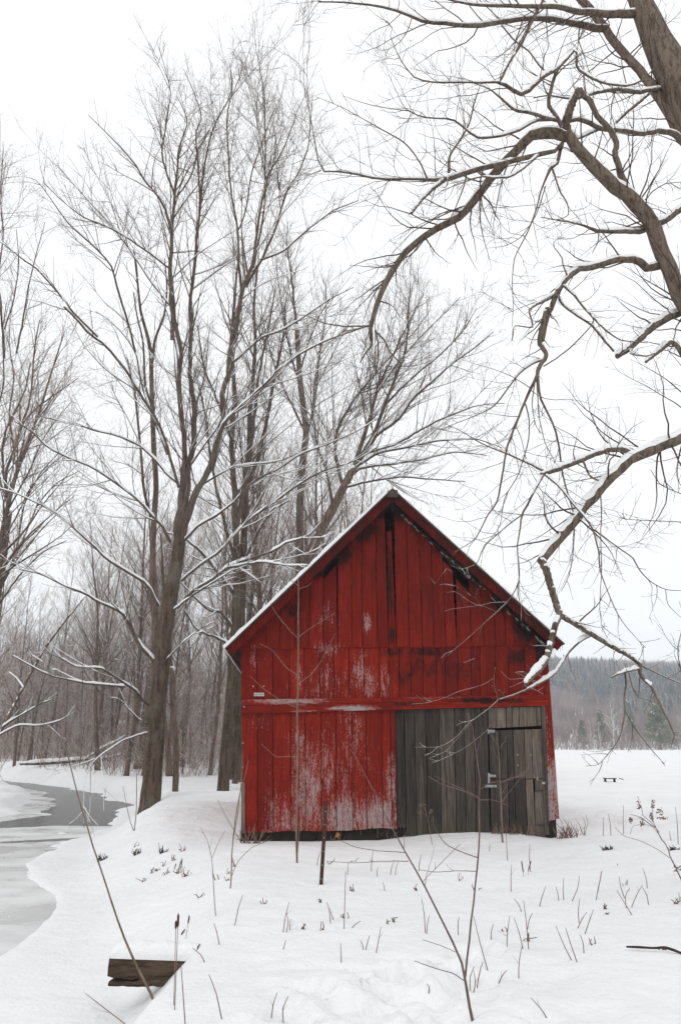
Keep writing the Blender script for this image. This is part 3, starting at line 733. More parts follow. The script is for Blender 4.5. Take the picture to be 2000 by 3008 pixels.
# ------------------------------------------------------------------ trees
def build_tree(name, label, base, trunk, limbs, rng, cat='tree', group=None, barkm='maple_bark', limbm='limb_bark', twigm='twig',
               l0=None, l1=None, l2=None, l3=None, snow=True, extra_parents=(), trunk_sides=14, snow_kw=None, limb_parts=True):
    base = np.asarray(base, float)
    root = empty(name, tuple(base)); tag(root, label, cat, group)
    tp, tr = pack([q for q in trunk])
    tube_obj('trunk', [(tp, tr, trunk_sides)], M[barkm], root, rng, 0.035, base)
    par_p, par_r = [], []
    if limbs:
        if limb_parts:
            for q in limbs:
                a, r_ = pack([q]); tube_obj('limb', [(a, r_, 9 if r_.max() > 0.03 else 6)], M[limbm], root, rng, 0.018, base)
        else:
            a, r_ = pack(limbs); tube_obj('limbs', [(a, r_, 6)], M[limbm], root, rng, 0.03, base)
        lp, lr = pack(limbs)
    else: lp, lr = tp, tr
    g = []
    if l0:
        p0 = spawn(lp, lr, rng, **dict(l0, K=lp.shape[1])); g.append((*p0, 5)); lp = np.concatenate([lp, p0[0]]); lr = np.concatenate([lr, p0[1]])
    p1 = spawn(lp, lr, rng, **l1); g.append((p1[0], p1[1], 5))
    last = p1
    if l2: p2 = spawn(*last, rng, **l2); g.append((*p2, 3)); last = p2
    if l3: p3 = spawn(*last, rng, **l3); g.append((*p3, 3))
    tube_obj('crown', g, M[twigm], root, None, 0, base)
    if snow:
        kw = dict(snow_kw or {})
        snow_caps('snow', [(lp, lr)] + ([p1] if kw.pop('twigs', True) else []), root, rng, base, **kw)
    return root

# ---- the big maple left of the barn
rg = RS(11)
YM = 24.0
mb_, _ = P(440, 2362, YM)
TRK = [trace('N', YM, YM, '955,1520,175 962,1440,158 975,1300,142 985,1150,136 1000,1000,130 1010,800,124 1040,560,116 1055,350,114 1080,180,108 1100,60,104 1125,-60,98 1146,-215,92 1158,-330,72 1166,-420,36', 30, wscale=0.86)]
LM = []
def lm(z, y0, y1, s): LM.append(trace(z, y0, y1, s, 22, 1.0, rg, 0.70))
lm('M', 24, 24.6, '745,960,52 760,850,42 765,740,38 775,650,32 770,540,30 755,400,30 748,290,26 765,190,26 740,110,25 720,0,25 715,-60,24')
lm('L', 24.6, 25.5, '722,1420,25 725,1280,25 715,1150,24 720,1000,21 725,900,18 735,800,15 745,680,12 755,600,10 785,530,8 775,470,6 740,400,4')
lm('L', 24.6, 23, '715,960,18 690,870,14 660,820,13 610,760,11 560,680,9 500,610,7 430,540,5 370,480,3')
lm('L', 25, 24, '735,830,14 680,660,10 690,560,9 705,470,7 715,380,5 690,280,4 660,180,3')
lm('L', 25, 26, '745,820,10 800,740,9 830,630,8 870,560,6 900,500,5')
lm('M', 24, 25, '768,900,44 790,700,36 815,560,34 815,470,32 803,340,26 795,220,24 800,100,22 805,0,20')
lm('L', 25, 26, '805,1425,21 795,1300,19 805,1200,20 820,1080,18 830,960,15 840,850,13 850,750,12 870,620,10 900,520,9 940,450,7 970,380,5 965,280,3')
lm('L', 25.5, 24.5, '840,860,12 830,700,9 820,560,8 845,490,7 810,380,5 770,290,3')
lm('M', 24, 23.4, '765,960,46 785,880,44 830,770,40 880,660,37 910,560,36 935,470,33 930,380,31 955,280,30 970,180,28 990,60,26 1010,-40,25')
lm('L', 23.4, 23, '985,1400,27 1010,1230,25 1040,1150,22 1062,1090,20 1075,980,16 1090,870,14 1130,720,11 1180,640,8 1220,540,6 1250,450,4')
lm('L', 23.4, 22.5, '1010,1200,16 1000,1090,13 995,960,12 970,820,11 960,700,10 950,500,8 975,360,5 960,250,3')
lm('L', 23.4, 24.5, '1030,1200,18 1100,1080,15 1160,940,13 1200,800,11 1245,735,9 1290,620,7 1300,520,5 1310,400,3')
lm('L', 23.4, 25, '1060,1120,14 1105,900,11 1110,700,9 1110,500,8 1105,370,6 1085,280,4 1070,180,2')
lm('L', 23.4, 22, '1090,1090,13 1190,1050,10 1290,960,9 1400,880,7 1500,840,5')
lm('L', 23.5, 26, '1000,960,9 1030,880,9 1055,720,8 1100,590,7 1140,480,5 1180,400,3')
lm('M', 24, 21.5, '665,1255,22 620,1170,17 540,1115,16 450,1060,14 380,990,12 300,920,11 240,870,10 170,830,8 60,780,6 -40,750,4')
lm('M', 24, 22.5, '640,1480,22 590,1425,20 540,1330,18 510,1280,18 420,1240,15 340,1195,14 270,1170,10 170,1120,7 80,1100,5')
lm('M', 24, 22, '715,990,18 680,920,15 640,880,14 590,820,14 540,780,13 460,720,12 380,670,11 300,640,10 200,590,9 130,520,8 60,480,5')
lm('M', 24, 25.5, '745,740,17 690,690,15 640,630,14 580,580,13 500,545,11 400,520,9 320,495,8 170,460,6')
lm('M', 24, 22, '750,760,18 720,660,16 690,560,16 660,480,16 620,410,16 570,340,16 530,270,16 490,220,15 440,160,14 380,120,14 320,50,13 270,0,12')
lm('L', 22, 21.4, '410,1410,14 310,1310,12 240,1220,11 160,1130,10 90,1080,8 40,1040,7 0,1010,5')
lm('L', 25.3, 23.5, '570,1483,13 545,1380,13 515,1280,12 490,1200,12 460,1100,10 370,1010,9 290,940,8 240,870,6 160,760,4 110,740,3')
lm('L', 24.6, 22.5, '720,1130,12 640,1070,11 540,1000,9 430,940,8 350,910,7 250,830,5 180,760,4')
lm('L', 24.6, 26, '720,1290,12 640,1190,11 560,1070,9 480,960,8 380,850,6 300,760,5 240,690,3')
lm('N', 24, 21, '975,820,34 920,790,24 880,730,24 800,670,24 740,625,22 640,570,16 570,570,12 480,560,11 400,510,10 320,480,7 270,450,5')
lm('N', 22.8, 20.8, '795,690,22 680,680,20 560,670,18 430,645,16 300,610,14 190,555,11 80,490,7')
lm('N', 24, 21, '950,985,18 880,1005,14 790,1035,12 690,1100,10 600,1170,8 550,1270,7 535,1450,6 540,1600,5')
lm('N', 24, 22.5, '945,935,12 880,890,10 810,820,9 760,770,8 710,760,6')
lm('N', 24, 22.6, '1040,560,14 1090,490,12 1160,420,11 1230,360,10 1300,310,7 1380,270,5')
lm('N', 24, 21.5, '1100,210,20 1140,180,17 1230,110,16 1320,50,14 1400,0,12 1480,-50,9')
lm('M', 24, 20.5, '745,1260,22 810,1190,19 880,1150,17 960,1090,16 1040,1060,15 1140,1025,13 1200,990,11 1290,960,8 1350,900,5')
lm('M', 22.5, 20.5, '955,1095,14 1030,1080,11 1100,1070,10 1200,1085,8 1290,1085,6')
lm('M', 24, 22, '765,990,17 830,920,15 900,880,14 990,810,13 1060,730,12 1150,690,11 1260,620,10 1390,570,8 1500,520,6 1580,470,4')
lm('M', 24, 21, '760,1150,17 840,1080,15 920,1030,14 980,960,14 1050,890,13 1150,820,12 1260,740,11 1350,690,9 1480,650,8 1580,590,5')
lm('M', 24, 25, '825,760,12 890,720,11 960,680,10 1020,665,9 1160,650,8 1280,605,6 1400,560,4')
lm('M', 23.6, 21.5, '905,570,20 935,490,18 1000,430,17 1080,355,15 1130,305,13 1200,240,12 1290,180,11 1400,130,9 1550,80,6')
lm('M', 23.5, 22, '970,240,15 1040,180,12 1100,130,11 1180,100,10 1280,40,8 1380,-30,6 1480,-80,4')
lm('M', 24, 26, '700,620,12 650,480,11 600,350,10 570,200,9 520,120,7 460,60,5 400,20,4')
MAPLE_L0 = dict(per_m=0.55, t0=0.15, t1=0.92, lf=(0.40, 0.85), ang=(15, 45), up=0.16, curve=0.35, wig=0.032, rr=0.5, rmax=0.035, rmin=0.013, lmax=5.0)
MAPLE_L1 = dict(per_m=2.7, t0=0.12, t1=1.0, lf=(0.22, 0.60), ang=(20, 58), up=0.10, curve=0.35, wig=0.075, K=10, rr=0.5, rmax=0.024, rmin=0.009, lmax=4.6)
MAPLE_L2 = dict(per_m=3.2, t0=0.12, t1=1.0, lf=(0.30, 0.75), ang=(22, 62), up=0.06, curve=0.22, wig=0.11, K=5, rr=0.55, rmin=0.0050, lmax=1.8)
MAPLE_L3 = dict(per_m=3.6, t0=0.15, t1=1.0, lf=(0.35, 0.9), ang=(25, 72), up=0.05, curve=0.12, wig=0.15, K=3, rr=0.7, rmin=0.0038, lmax=0.8)
build_tree('maple_tree', 'tall bare maple with stout trunk at the stream bank left of the barn', mb_, TRK, LM, rg,
           l0=MAPLE_L0, l1=dict(MAPLE_L1, per_m=1.9), l2=MAPLE_L2, l3=dict(MAPLE_L3, per_m=2.6), snow_kw=dict(keep=0.8, thick=1.25, gate=0.42, hmax=0.055))
# slimmer stem right behind it
rg = RS(12)
st2 = [trace('N', 27.5, 27.5, '1118,1440,44 1125,1300,40 1128,1100,38 1112,900,36 1105,700,34 1100,560,30', 20)]
build_tree('slim_tree', 'slim dark-barked tree just right of the big maple trunk', P(513, 2350, 27.5)[0], st2,
           [trace('N', 27.5, 27.5, '1100,600,30 1085,480,26 1070,300,22 1050,100,18 1040,-100,14 1030,-300,8', 20)], rg,
           l1=dict(MAPLE_L1, per_m=1.6), l2=MAPLE_L2, barkm='wood_bark', limb_parts=False)
rg = RS(13)
st3 = [trace('M', 26, 26, '652,1330,27 650,1200,26 640,1050,25 645,900,25 655,750,22 645,600,22 640,450,20 635,300,18 635,200,18', 20)]
build_tree('slim_tree', 'tall grey stem rising close behind the left side of the big maple', (*P(452, 2350, 26.5)[0][:2], 0.0), [np.vstack([np.array([[*P(455, 2355, 26.5)[0], 0.17]]), st3[0][1:]])],
           [trace('M', 26, 26.5, '635,210,18 620,130,14 590,20,11 575,-120,8 560,-240,5', 20), trace('M', 26, 27, '640,220,14 650,140,11 690,30,9 700,-80,7 690,-200,4', 20),
            trace('M', 26, 27, '640,900,12 605,780,11 590,600,10 570,400,9 560,330,7 530,200,5', 20), trace('M', 26, 25, '640,430,10 610,330,9 600,150,8 575,40,6 560,-60,4', 20)], rg,
           l1=dict(MAPLE_L1, per_m=1.9), l2=MAPLE_L2, l3=MAPLE_L3, barkm='wood_bark', limb_parts=True)
# two trunks hard by the barn's left corner
rg = RS(14)
tA = [trace('S', 29.5, 29.5, '655,2330,50 660,2250,46 668,2150,42 680,2000,36 690,1850,32 696,1700,28 694,1560,26', 22, wscale=0.74)]
lA = [trace('S', 29.5, y1, s, 20, 1, rg, 0.75) for y1, s in ((30, '694,1600,26 690,1450,24 680,1300,20 690,1150,17 680,1000,14 690,880,10 700,760,6'), (28.5, '692,1750,16 640,1680,13 590,1620,11 540,1580,8 480,1560,5'),
      (31, '694,1560,20 720,1400,17 745,1250,14 760,1100,11 790,960,7 810,840,4'), (28, '690,1850,14 650,1800,11 610,1790,9 560,1740,6 520,1700,4'), (28.5, '685,1900,12 630,1870,10 580,1850,8 540,1790,5'), (30.5, '690,1650,14 650,1500,12 620,1350,10 600,1200,8 570,1080,5'), (30, '684,1300,12 640,1180,9 600,1080,7 580,950,4'))]
build_tree('roadside_tree', 'leaning dark trunk against the left corner of the barn', P(655, 2318, 29.5)[0], tA, lA, rg, l1=MAPLE_L1, l2=MAPLE_L2, l3=dict(MAPLE_L3, per_m=1.8))
rg = RS(15)
tB = [trace('S', 31, 31, '690,2290,48 694,2200,44 700,2050,40 706,1900,36 712,1700,32 720,1500,28', 20, wscale=0.72)]
lB = [trace('S', 31, y1, s, 20, 1, rg, 0.75) for y1, s in ((31, '720,1520,27 730,1350,23 735,1200,18 750,1050,14 745,900,10 760,760,6'), (33, '722,1450,18 770,1300,15 800,1150,12 830,1000,9 840,880,5'), (30, '715,1650,12 760,1560,10 800,1500,8 850,1470,5'))]
build_tree('roadside_tree', 'second dark trunk half hidden behind the barn at its left corner', P(692, 2282, 31)[0], tB, lB, rg, l1=MAPLE_L1, l2=MAPLE_L2)
# fan-shaped tree behind the barn
rg = RS(16)
YF = 30.0
fb = P(940, 2290, YF)[0]
fT = [np.vstack([np.array([[*fb, 0.30]]), trace('C', YF, YF, '470,1500,46 520,1380,44 560,1300,42 610,1210,40 660,1110,36 690,1050,32', 14)])]
fL = [trace('C', YF, y1, s, 20, 1, rg, 0.8) for y1, s in (
    (31, '690,1050,30 730,930,24 770,800,20 800,690,16 860,560,12 910,450,9 960,350,7 1010,250,5'), (29, '700,1040,26 770,930,22 830,770,20 880,640,16 920,540,14 935,440,10 940,320,8 950,200,5'),
    (28, '715,1025,20 800,900,18 900,830,16 960,740,14 1050,660,11 1150,570,9 1250,500,7 1330,430,5'), (32, '640,1150,22 600,980,20 620,860,18 690,740,15 780,630,11 860,540,8 960,440,6 1040,330,4'),
    (28, '690,1060,18 800,990,14 950,960,11 1100,930,9 1250,925,7 1370,965,4'), (27.5, '745,990,14 880,950,12 1000,880,11 1120,820,9 1260,770,6 1380,760,4'), (31, '660,1110,18 720,1060,14 860,1040,11 1000,1020,9 1150,985,7 1300,1000,4'),
    (29, '640,1150,14 760,1120,12 900,1100,10 1050,1110,8 1200,1120,5'), (31, '800,700,12 900,560,10 1000,450,8 1100,350,6 1180,270,4'), (30, '830,770,14 960,640,11 1080,540,9 1180,440,7 1250,330,4'), (32, '590,1240,18 570,1100,15 520,950,12 500,800,9 510,650,6 530,500,4'))]
build_tree('fan_tree', 'bare tree with stems fanning right above the barn roof', fb, fT, fL, rg, l0=dict(MAPLE_L0, per_m=0.6), l1=dict(MAPLE_L1, per_m=2.4), l2=dict(MAPLE_L2), l3=dict(MAPLE_L3, per_m=3.0), barkm='wood_bark')
rg = RS(17)
f2b = P(880, 2270, 34)[0]
f2T = [np.vstack([np.array([[*f2b, 0.26]]), trace('C', 34, 34, '440,1400,36 440,1250,34 450,1050,32 470,900,30 455,760,27 440,650,25 425,400,20', 18)])]
f2L = [trace('C', 34, y1, s, 20, 1, rg, 0.75) for y1, s in ((34, '428,430,19 410,250,14 395,130,9 380,20,6 385,-80,3'), (33, '465,940,16 500,800,14 520,650,12 540,480,10 560,330,7 560,210,4'), (35, '445,700,14 400,540,12 370,400,9 350,260,7 330,120,4'), (34, '470,900,14 400,760,12 340,640,10 300,500,8 270,380,5'), (36, '440,620,12 480,480,10 530,360,8 600,250,5'))]
build_tree('straight_tree', 'straight dark-stemmed bare tree behind the barn ridge, left of the peak', f2b, f2T, f2L, rg, l0=MAPLE_L0, l1=MAPLE_L1, l2=MAPLE_L2, l3=dict(MAPLE_L3, per_m=2.0), barkm='wood_bark')

rg = RS(18)
le_b = P(-60, 2260, 30)[0]
leT = [np.vstack([np.array([[*le_b, 0.24]]), trace('S', 30, 30, '-50,2100,40 -35,1950,36 -20,1800,32 5,1650,28 25,1500,24', 14)])]
leL = [trace('M', 30, y1, s, 20, 1, rg, 0.75) for y1, s in ((30, '35,860,20 25,700,17 60,600,15 100,480,13 130,370,11 140,250,9 150,150,7 170,50,5'), (29, '95,490,10 160,420,9 230,370,7 330,300,4'), (31, '30,800,14 10,620,13 30,510,12 70,430,11 110,340,9 130,230,6'),
      (29, '10,1000,14 40,780,12 90,640,10 140,500,8 200,420,6 260,330,4'), (28.5, '20,1150,11 110,950,9 160,830,8 240,740,6 330,690,4'), (31, '30,820,12 -20,640,11 -10,450,10 20,300,8 10,120,6 30,-20,4'), (29, '0,1200,12 70,1020,10 100,840,8 170,700,6 260,600,4'), (32, '60,600,10 40,450,9 60,300,7 40,150,5 50,0,3'), (29, '-10,1260,11 80,1130,9 180,1030,7 280,980,5'), (30, '30,860,11 120,700,9 180,560,7 240,470,5 300,400,3'), (28, '-20,1050,10 60,900,8 130,760,7 230,650,5 320,590,3'))]
leL += [trace('L', 30, y1, s, 20, 1, rg, 0.75) for y1, s in ((30, '20,1500,13 10,1330,11 -5,1150,9 15,980,7 5,830,5 25,680,3'), (29, '70,1480,11 100,1330,9 125,1180,7 160,1040,5 190,930,3'), (31, '-60,1420,12 -40,1180,10 -25,960,8 5,780,6 15,620,3'), (29, '20,1380,8 60,1250,7 80,1100,5 70,960,3'))]
build_tree('edge_tree', 'bare tree leaning in along the left edge of the picture', le_b, leT, leL, rg, l0=dict(MAPLE_L0, per_m=0.3), l1=dict(MAPLE_L1, per_m=2.0), l2=MAPLE_L2, l3=dict(MAPLE_L3, per_m=2.4), barkm='wood_bark', twigm='twig')

# ---- the overhanging tree on the right (trunk just outside the frame)
rg = RS(21)
RT = []
def rt(z, y0, y1, s): RT.append(trace(z, y0, y1, s, 26, 0.45, rg, 0.90 if z == 'B' else 0.68))
rb = np.array([5.75, 8.7, gz(5.75, 8.7) - 0.05])
stemB = trace('A', 8.5, 9.2, '1720,720,185 1640,530,175 1575,390,165 1510,260,150 1455,150,128 1420,60,112 1385,-20,100 1350,-120,90', 16, wscale=0.86)
trunkR = np.vstack([np.array([[*rb, 0.42], [5.62, 8.65, 1.0, 0.36], [5.45, 8.6, 2.5, 0.345], [5.3, 8.55, 4.2, 0.335], [5.1, 8.5, 6.0, 0.32]]), stemB])
trunkR = catmull(trunkR, 34)
rt('A', 8.5, 7.9, '2050,1720,130 1900,1560,118 1750,1450,105 1610,1330,97 1520,1130,96 1450,960,95 1395,865,94 1310,800,88 1240,735,82 1180,675,74 1130,620,68 1090,560,72')
rt('A', 8.0, 7.6, '1090,575,66 1085,520,58 1105,450,48 1140,372,34')
rt('A', 7.95, 8.6, '1090,575,66 1050,560,72 1000,553,74 950,560,68 890,615,56 820,690,55 745,780,52 690,850,50 650,905,50 580,940,45 500,985,41 430,1040,40 370,1115,38 325,1195,36 290,1290,32 268,1370,28 272,1425,22')
rt('C', 8.6, 8.7, '768,380,26 765,450,20 770,490,17 740,530,13 718,572,8')
rt('C', 8.6, 8.9, '765,405,16 700,405,13 640,405,11 550,390,8 480,360,6 420,350,3')
rt('C', 8.6, 8.3, '765,400,10 690,420,9 640,430,9 590,470,7 540,495,5 500,480,3')
rt('C', 8.6, 8.4, '790,425,12 800,490,10 800,560,9 790,610,8 760,690,7 720,780,6 690,860,6 710,910,5 760,965,4 830,1000,3')
rt('C', 8.6, 8.8, '785,425,14 830,470,13 860,530,11 905,578,9')
rt('A', 7.95, 7.2, '1070,600,26 1050,628,26 960,650,30 880,670,32 800,690,33 700,715,33 620,740,31 560,757,28 500,750,17 400,750,15 300,750,14 240,735,13 150,720,11 60,715,9 45,650,8 30,560,6 15,480,5 5,400,4 2,230,2')
rt('A', 7.4, 7.2, '575,755,26 530,790,20 480,840,18 438,893,17')
rt('A', 7.6, 7.2, '970,650,16 900,710,15 850,740,14 790,745,13 730,740,10 640,770,6 560,800,4')
rt('A', 7.2, 7.4, '62,714,7 30,725,5 0,740,3 -60,790,2')
rt('A', 7.3, 7.0, '505,748,12 480,690,9 440,630,9 400,590,8 330,550,7 240,500,5 150,450,4 40,405,2')
rt('A', 7.4, 7.7, '595,720,20 600,650,14 640,590,12 680,520,10 700,440,8 725,360,5')
rt('A', 8.9, 8.2, '1500,370,26 1440,378,26 1400,385,26 1300,375,25 1230,385,21 1190,395,20 1120,415,16 1080,410,12 1010,400,9 950,410,7')
rt('A', 7.8, 7.4, '1068,530,26 1040,480,26 1010,435,25 1030,350,24 1048,292,22 1085,255,16 1125,208,15 1130,250,15 1135,290,16 1190,325,16 1250,350,14 1340,360,13 1400,340,10 1455,285,6')
rt('A', 7.6, 7.1, '1048,292,22 1000,315,23 960,350,25 915,392,26 880,390,25 840,360,22 800,345,16 740,345,13 640,345,12 540,345,10 460,330,8 420,290,7 390,245,6 370,200,5 350,150,4 360,110,3 330,90,2')
rt('A', 7.8, 7.3, '1050,505,22 990,490,21 930,470,20 870,460,17 800,400,11 760,370,8 690,345,5')
rt('A', 7.8, 7.2, '1040,500,20 960,505,17 900,540,18 850,560,18 780,575,16 710,575,14 660,535,12 610,500,11 540,495,9 480,490,8 430,465,6 350,455,5 250,435,4 150,400,2')
rt('A', 8.7, 8.1, '1680,640,56 1568,580,46 1530,557,36 1470,550,30 1400,560,28 1300,545,27 1230,540,28 1180,515,28 1130,500,24 1090,510,20')
rt('A', 8.3, 8.0, '1225,540,20 1180,560,16 1150,575,14 1110,590,10')
rt('A', 8.8, 8.6, '1295,515,14 1340,470,17 1390,430,18 1435,392,16')
rt('A', 8.1, 7.8, '1345,800,52 1325,760,46 1305,700,38 1290,640,36 1295,590,35 1265,540,34 1220,490,33 1190,430,32 1160,400,32 1145,372,28')
rt('A', 8.6, 9.4, '1680,720,74 1590,600,70 1540,520,65 1490,430,60 1430,340,56 1370,270,52 1290,180,50 1230,90,50 1170,20,48 1110,-40,45')
rt('A', 9.1, 8.0, '1400,55,56 1330,58,50 1250,55,42 1150,50,36 1050,30,30 930,28,25 820,25,20 700,20,15 620,5,12 540,-20,8')
rt('A', 9.2, 7.6, '1255,120,46 1170,110,40 1060,85,31 990,75,29 900,80,28 800,95,28 710,107,29 640,105,25 560,95,22 500,95,20 430,65,16 340,35,14 260,20,12 150,10,10 50,8,8')
rt('A', 8.0, 7.5, '1000,-20,15 950,80,15 900,180,15 850,260,14 810,340,12')
rt('A', 8.0, 8.3, '815,105,9 870,170,9 930,215,9 970,270,9 1000,300,9')
rt('A', 8.0, 7.6, '1070,600,24 1045,690,21 1015,710,20 1005,740,14 980,800,10 960,880,9 930,960,8 900,1020,7 870,1080,6 860,1180,5 865,1280,4 860,1370,3')
rt('A', 7.9, 7.7, '1030,710,14 1060,800,10 1090,850,8 1095,900,6 1050,920,5 985,910,3')
rt('A', 8.0, 7.7, '1000,780,8 960,900,6 900,990,5 830,1030,4 750,1040,2')
rt('A', 8.25, 7.7, '1452,950,34 1395,968,32 1340,970,29 1270,970,26 1210,965,22 1160,945,14 1100,930,10 980,910,5')
rt('A', 8.2, 8.4, '1222,965,8 1220,1010,6 1195,1060,4')
rt('A', 8.6, 8.15, '1760,760,50 1650,820,46 1568,870,42 1520,910,39 1455,945,36')
rt('A', 8.1, 8.6, '1385,872,9 1410,845,8 1450,800,7 1500,770,6 1570,762,4')
rt('A', 8.25, 7.7, '1480,1110,52 1430,1120,52 1380,1090,46 1310,1085,41 1240,1105,38 1190,1120,40 1140,1125,38 1090,1165,36 1050,1220,34 1020,1290,32 1000,1350,32 985,1425,31')
rt('B', 7.7, 7.7, '562,10,40 535,90,36 515,190,30 530,220,28 552,262,26 515,320,26 503,372,22')
rt('B', 7.7, 7.5, '503,365,20 440,500,15 380,650,14 340,760,12 320,880,11 290,1040,10 240,1110,8 180,1230,6 130,1270,5 60,1310,3')
rt('B', 7.7, 7.8, '505,365,18 515,480,15 560,570,14 600,660,13 620,760,12 635,880,11 660,980,10 690,1080,9 700,1180,8 690,1340,6 670,1440,5 630,1520,3')
rt('B', 7.7, 8.2, '530,285,14 470,310,12 400,365,11 300,500,9 260,540,8 180,580,6 0,650,3')
rt('B', 7.7, 7.3, '535,320,9 600,280,8 690,210,8 780,115,7 810,60,5')
rt('B', 7.7, 7.6, '490,400,7 475,520,6 490,620,5 520,680,3')
rt('B', 7.7, 7.9, '500,380,8 505,480,7 515,600,6 545,730,5 600,830,3')
rt('B', 7.6, 7.3, '440,520,9 460,600,8 455,720,7 400,900,6 330,1020,5 300,1180,4 215,1280,3')
rt('B', 7.8, 8.2, '610,-60,16 640,-5,13 700,40,12 790,100,13 850,170,13 910,240,12')
rt('B', 7.85, 7.4, '640,-112,16 700,-60,14 745,0,12 800,60,12 870,130,10 950,180,8 1090,195,5')
rt('A', 7.75, 7.4, '1030,1240,26 980,1265,22 945,1285,16 930,1300,11 945,1370,9 870,1365,7 860,1425,5')
rt('B', 8.55, 8.2, '1500,-90,54 1380,-40,50 1270,30,42 1180,70,45 1100,120,48 1040,180,42 980,230,38 928,268,32')
rt('B', 8.6, 8.3, '1480,420,40 1340,330,32 1270,250,27 1240,205,29 1215,190,28 1150,240,25 1080,297,16')
rt('B', 8.3, 7.9, '1020,200,16 1000,250,12 1080,265,9 1130,250,6')
rt('B', 8.55, 7.3, '1900,520,92 1700,560,82 1500,600,76 1270,700,70 1180,740,68 1100,770,66 1010,800,66 940,870,63 850,960,62 760,1060,62 690,1150,64 620,1240,62 570,1300,55 520,1360,48')
rt('B', 7.3, 7.2, '520,1352,46 545,1390,45 570,1470,42 595,1560,40 622,1645,40')
rt('B', 7.2, 7.0, '622,1635,38 600,1700,38 580,1780,36 560,1850,36 540,1910,35 500,1950,34 455,1990,28 438,2025,16')
rt('B', 7.05, 7.0, '455,1985,12 432,1950,9 385,1952,5')
rt('B', 7.2, 7.4, '622,1645,38 700,1690,34 780,1740,32 860,1790,30 930,1830,28 1000,1870,26 1052,1912,25')
rt('B', 7.4, 7.3, '1052,1905,24 1050,1960,22 1070,1990,18 1110,2030,16 1140,2090,14 1180,2170,12 1210,2230,11 1235,2290,5')
rt('B', 7.4, 7.2, '1050,1930,15 980,1945,14 930,1960,13 898,1977,11')
rt('B', 7.3, 7.2, '970,1950,13 975,2010,12 965,2080,10 970,2160,10 960,2220,9 940,2300,7 900,2360,6 830,2440,4 760,2450,3')
rt('B', 7.2, 7.1, '990,1955,9 1010,2030,8 1040,2080,7 1110,2100,5 1180,2130,3')
rt('B', 7.2, 7.3, '965,2150,7 1030,2260,6 1100,2350,5 1180,2440,3')
rt('B', 7.35, 7.0, '810,1742,16 740,1780,14 690,1820,14 640,1890,15 600,1950,14 560,1980,16 490,2020,16 430,2050,12 365,2075,9 290,2098,8')
rt('D', 7.0, 6.8, '945,410,10 880,470,9 800,530,8 720,590,8 640,680,7 560,740,6 480,770,5 300,770,3')
rt('D', 7.0, 7.1, '945,410,8 925,330,6 915,250,5 925,160,3')
rt('D', 7.05, 6.9, '910,245,6 820,295,6 640,345,5 540,390,4 400,430,4 280,440,2')
rt('D', 7.0, 6.9, '940,430,7 910,560,7 860,640,7 780,710,6 700,770,5 590,830,4 430,900,3')
rt('D', 6.9, 6.8, '720,600,6 650,690,5 600,740,4 550,800,4 410,860,2')
rt('B', 7.9, 7.3, '1010,790,36 960,765,34 900,760,33 830,780,33 760,810,34 690,835,34 620,865,32 560,885,30 523,895,22')
rt('B', 7.35, 7.2, '535,875,16 440,830,12 340,785,10 260,755,8 180,715,6 90,660,5 0,620,3')
rt('B', 7.3, 7.2, '535,900,15 490,980,13 450,1060,13 420,1110,12 410,1200,9 395,1280,8 405,1380,8 405,1470,8 370,1540,7 320,1600,6 230,1680,5 120,1780,4 0,1880,2')
rt('B', 7.2, 7.0, '420,1110,9 330,1180,8 220,1280,6 180,1370,5 100,1400,4 40,1380,2')
rt('B', 7.3, 7.2, '545,898,14 620,960,12 690,1050,13 760,1130,13 800,1190,11 830,1310,9 835,1400,8 870,1500,7 920,1620,6 970,1700,5 1080,1820,3')
rt('B', 7.2, 7.0, '795,1185,10 860,1230,9 940,1290,8 1010,1340,8 1050,1410,7 1110,1470,6 1190,1510,5 1290,1515,3')
rt('B', 7.05, 7.1, '1185,1508,5 1200,1590,4 1280,1670,2')
rt('B', 7.5, 7.4, '745,820,15 770,880,13 790,910,12 830,928,9')
rt('B', 7.5, 7.5, '840,985,9 845,1120,7 840,1200,6 845,1400,5 835,1600,4 850,1740,2')
rt('B', 8.0, 7.6, '1400,1040,7 1270,1000,6 1160,950,5 1105,870,3')
rt('B', 8.0, 7.6, '1420,1180,7 1270,1150,6 1060,1140,5 960,1130,4 920,1090,2')
rt('B', 8.0, 7.5, '1420,1500,8 1290,1960,7 1250,1850,6 1265,1750,5 1300,1640,3')
rt('B', 7.4, 7.1, '1052,1912,10 1150,1960,8 1270,2010,7 1400,2060,4')
oak_l1 = dict(per_m=7.0, t0=0.08, t1=1.0, lf=(0.16, 0.55), ang=(25, 75), up=0.04, curve=0.25, wig=0.14, K=9, rr=0.35, rmax=0.011, rmin=0.0036, lmax=1.5)
oak_l2 = dict(per_m=5.5, t0=0.2, t1=1.0, lf=(0.25, 0.6), ang=(25, 65), up=0.1, curve=0.35, wig=0.16, K=5, rr=0.6, rmin=0.0026, lmax=0.6)
oak_l3 = dict(per_m=5.0, t0=0.2, t1=1.0, lf=(0.3, 0.8), ang=(25, 60), up=0.1, curve=0.3, wig=0.15, K=3, rr=0.7, rmin=0.0018, lmax=0.26)
build_tree('overhanging_tree', 'old bare tree on the right whose crooked snowy limbs hang before the barn', rb, [trunkR], RT, rg, barkm='near_bark', limbm='near_bark', twigm='dark_twig',
           l1=oak_l1, l2=oak_l2, l3=oak_l3, trunk_sides=18, snow_kw=dict(twigs=False, keep=0.93, thick=1.25, gate=0.5, hmax=0.020, rthr=0.010))

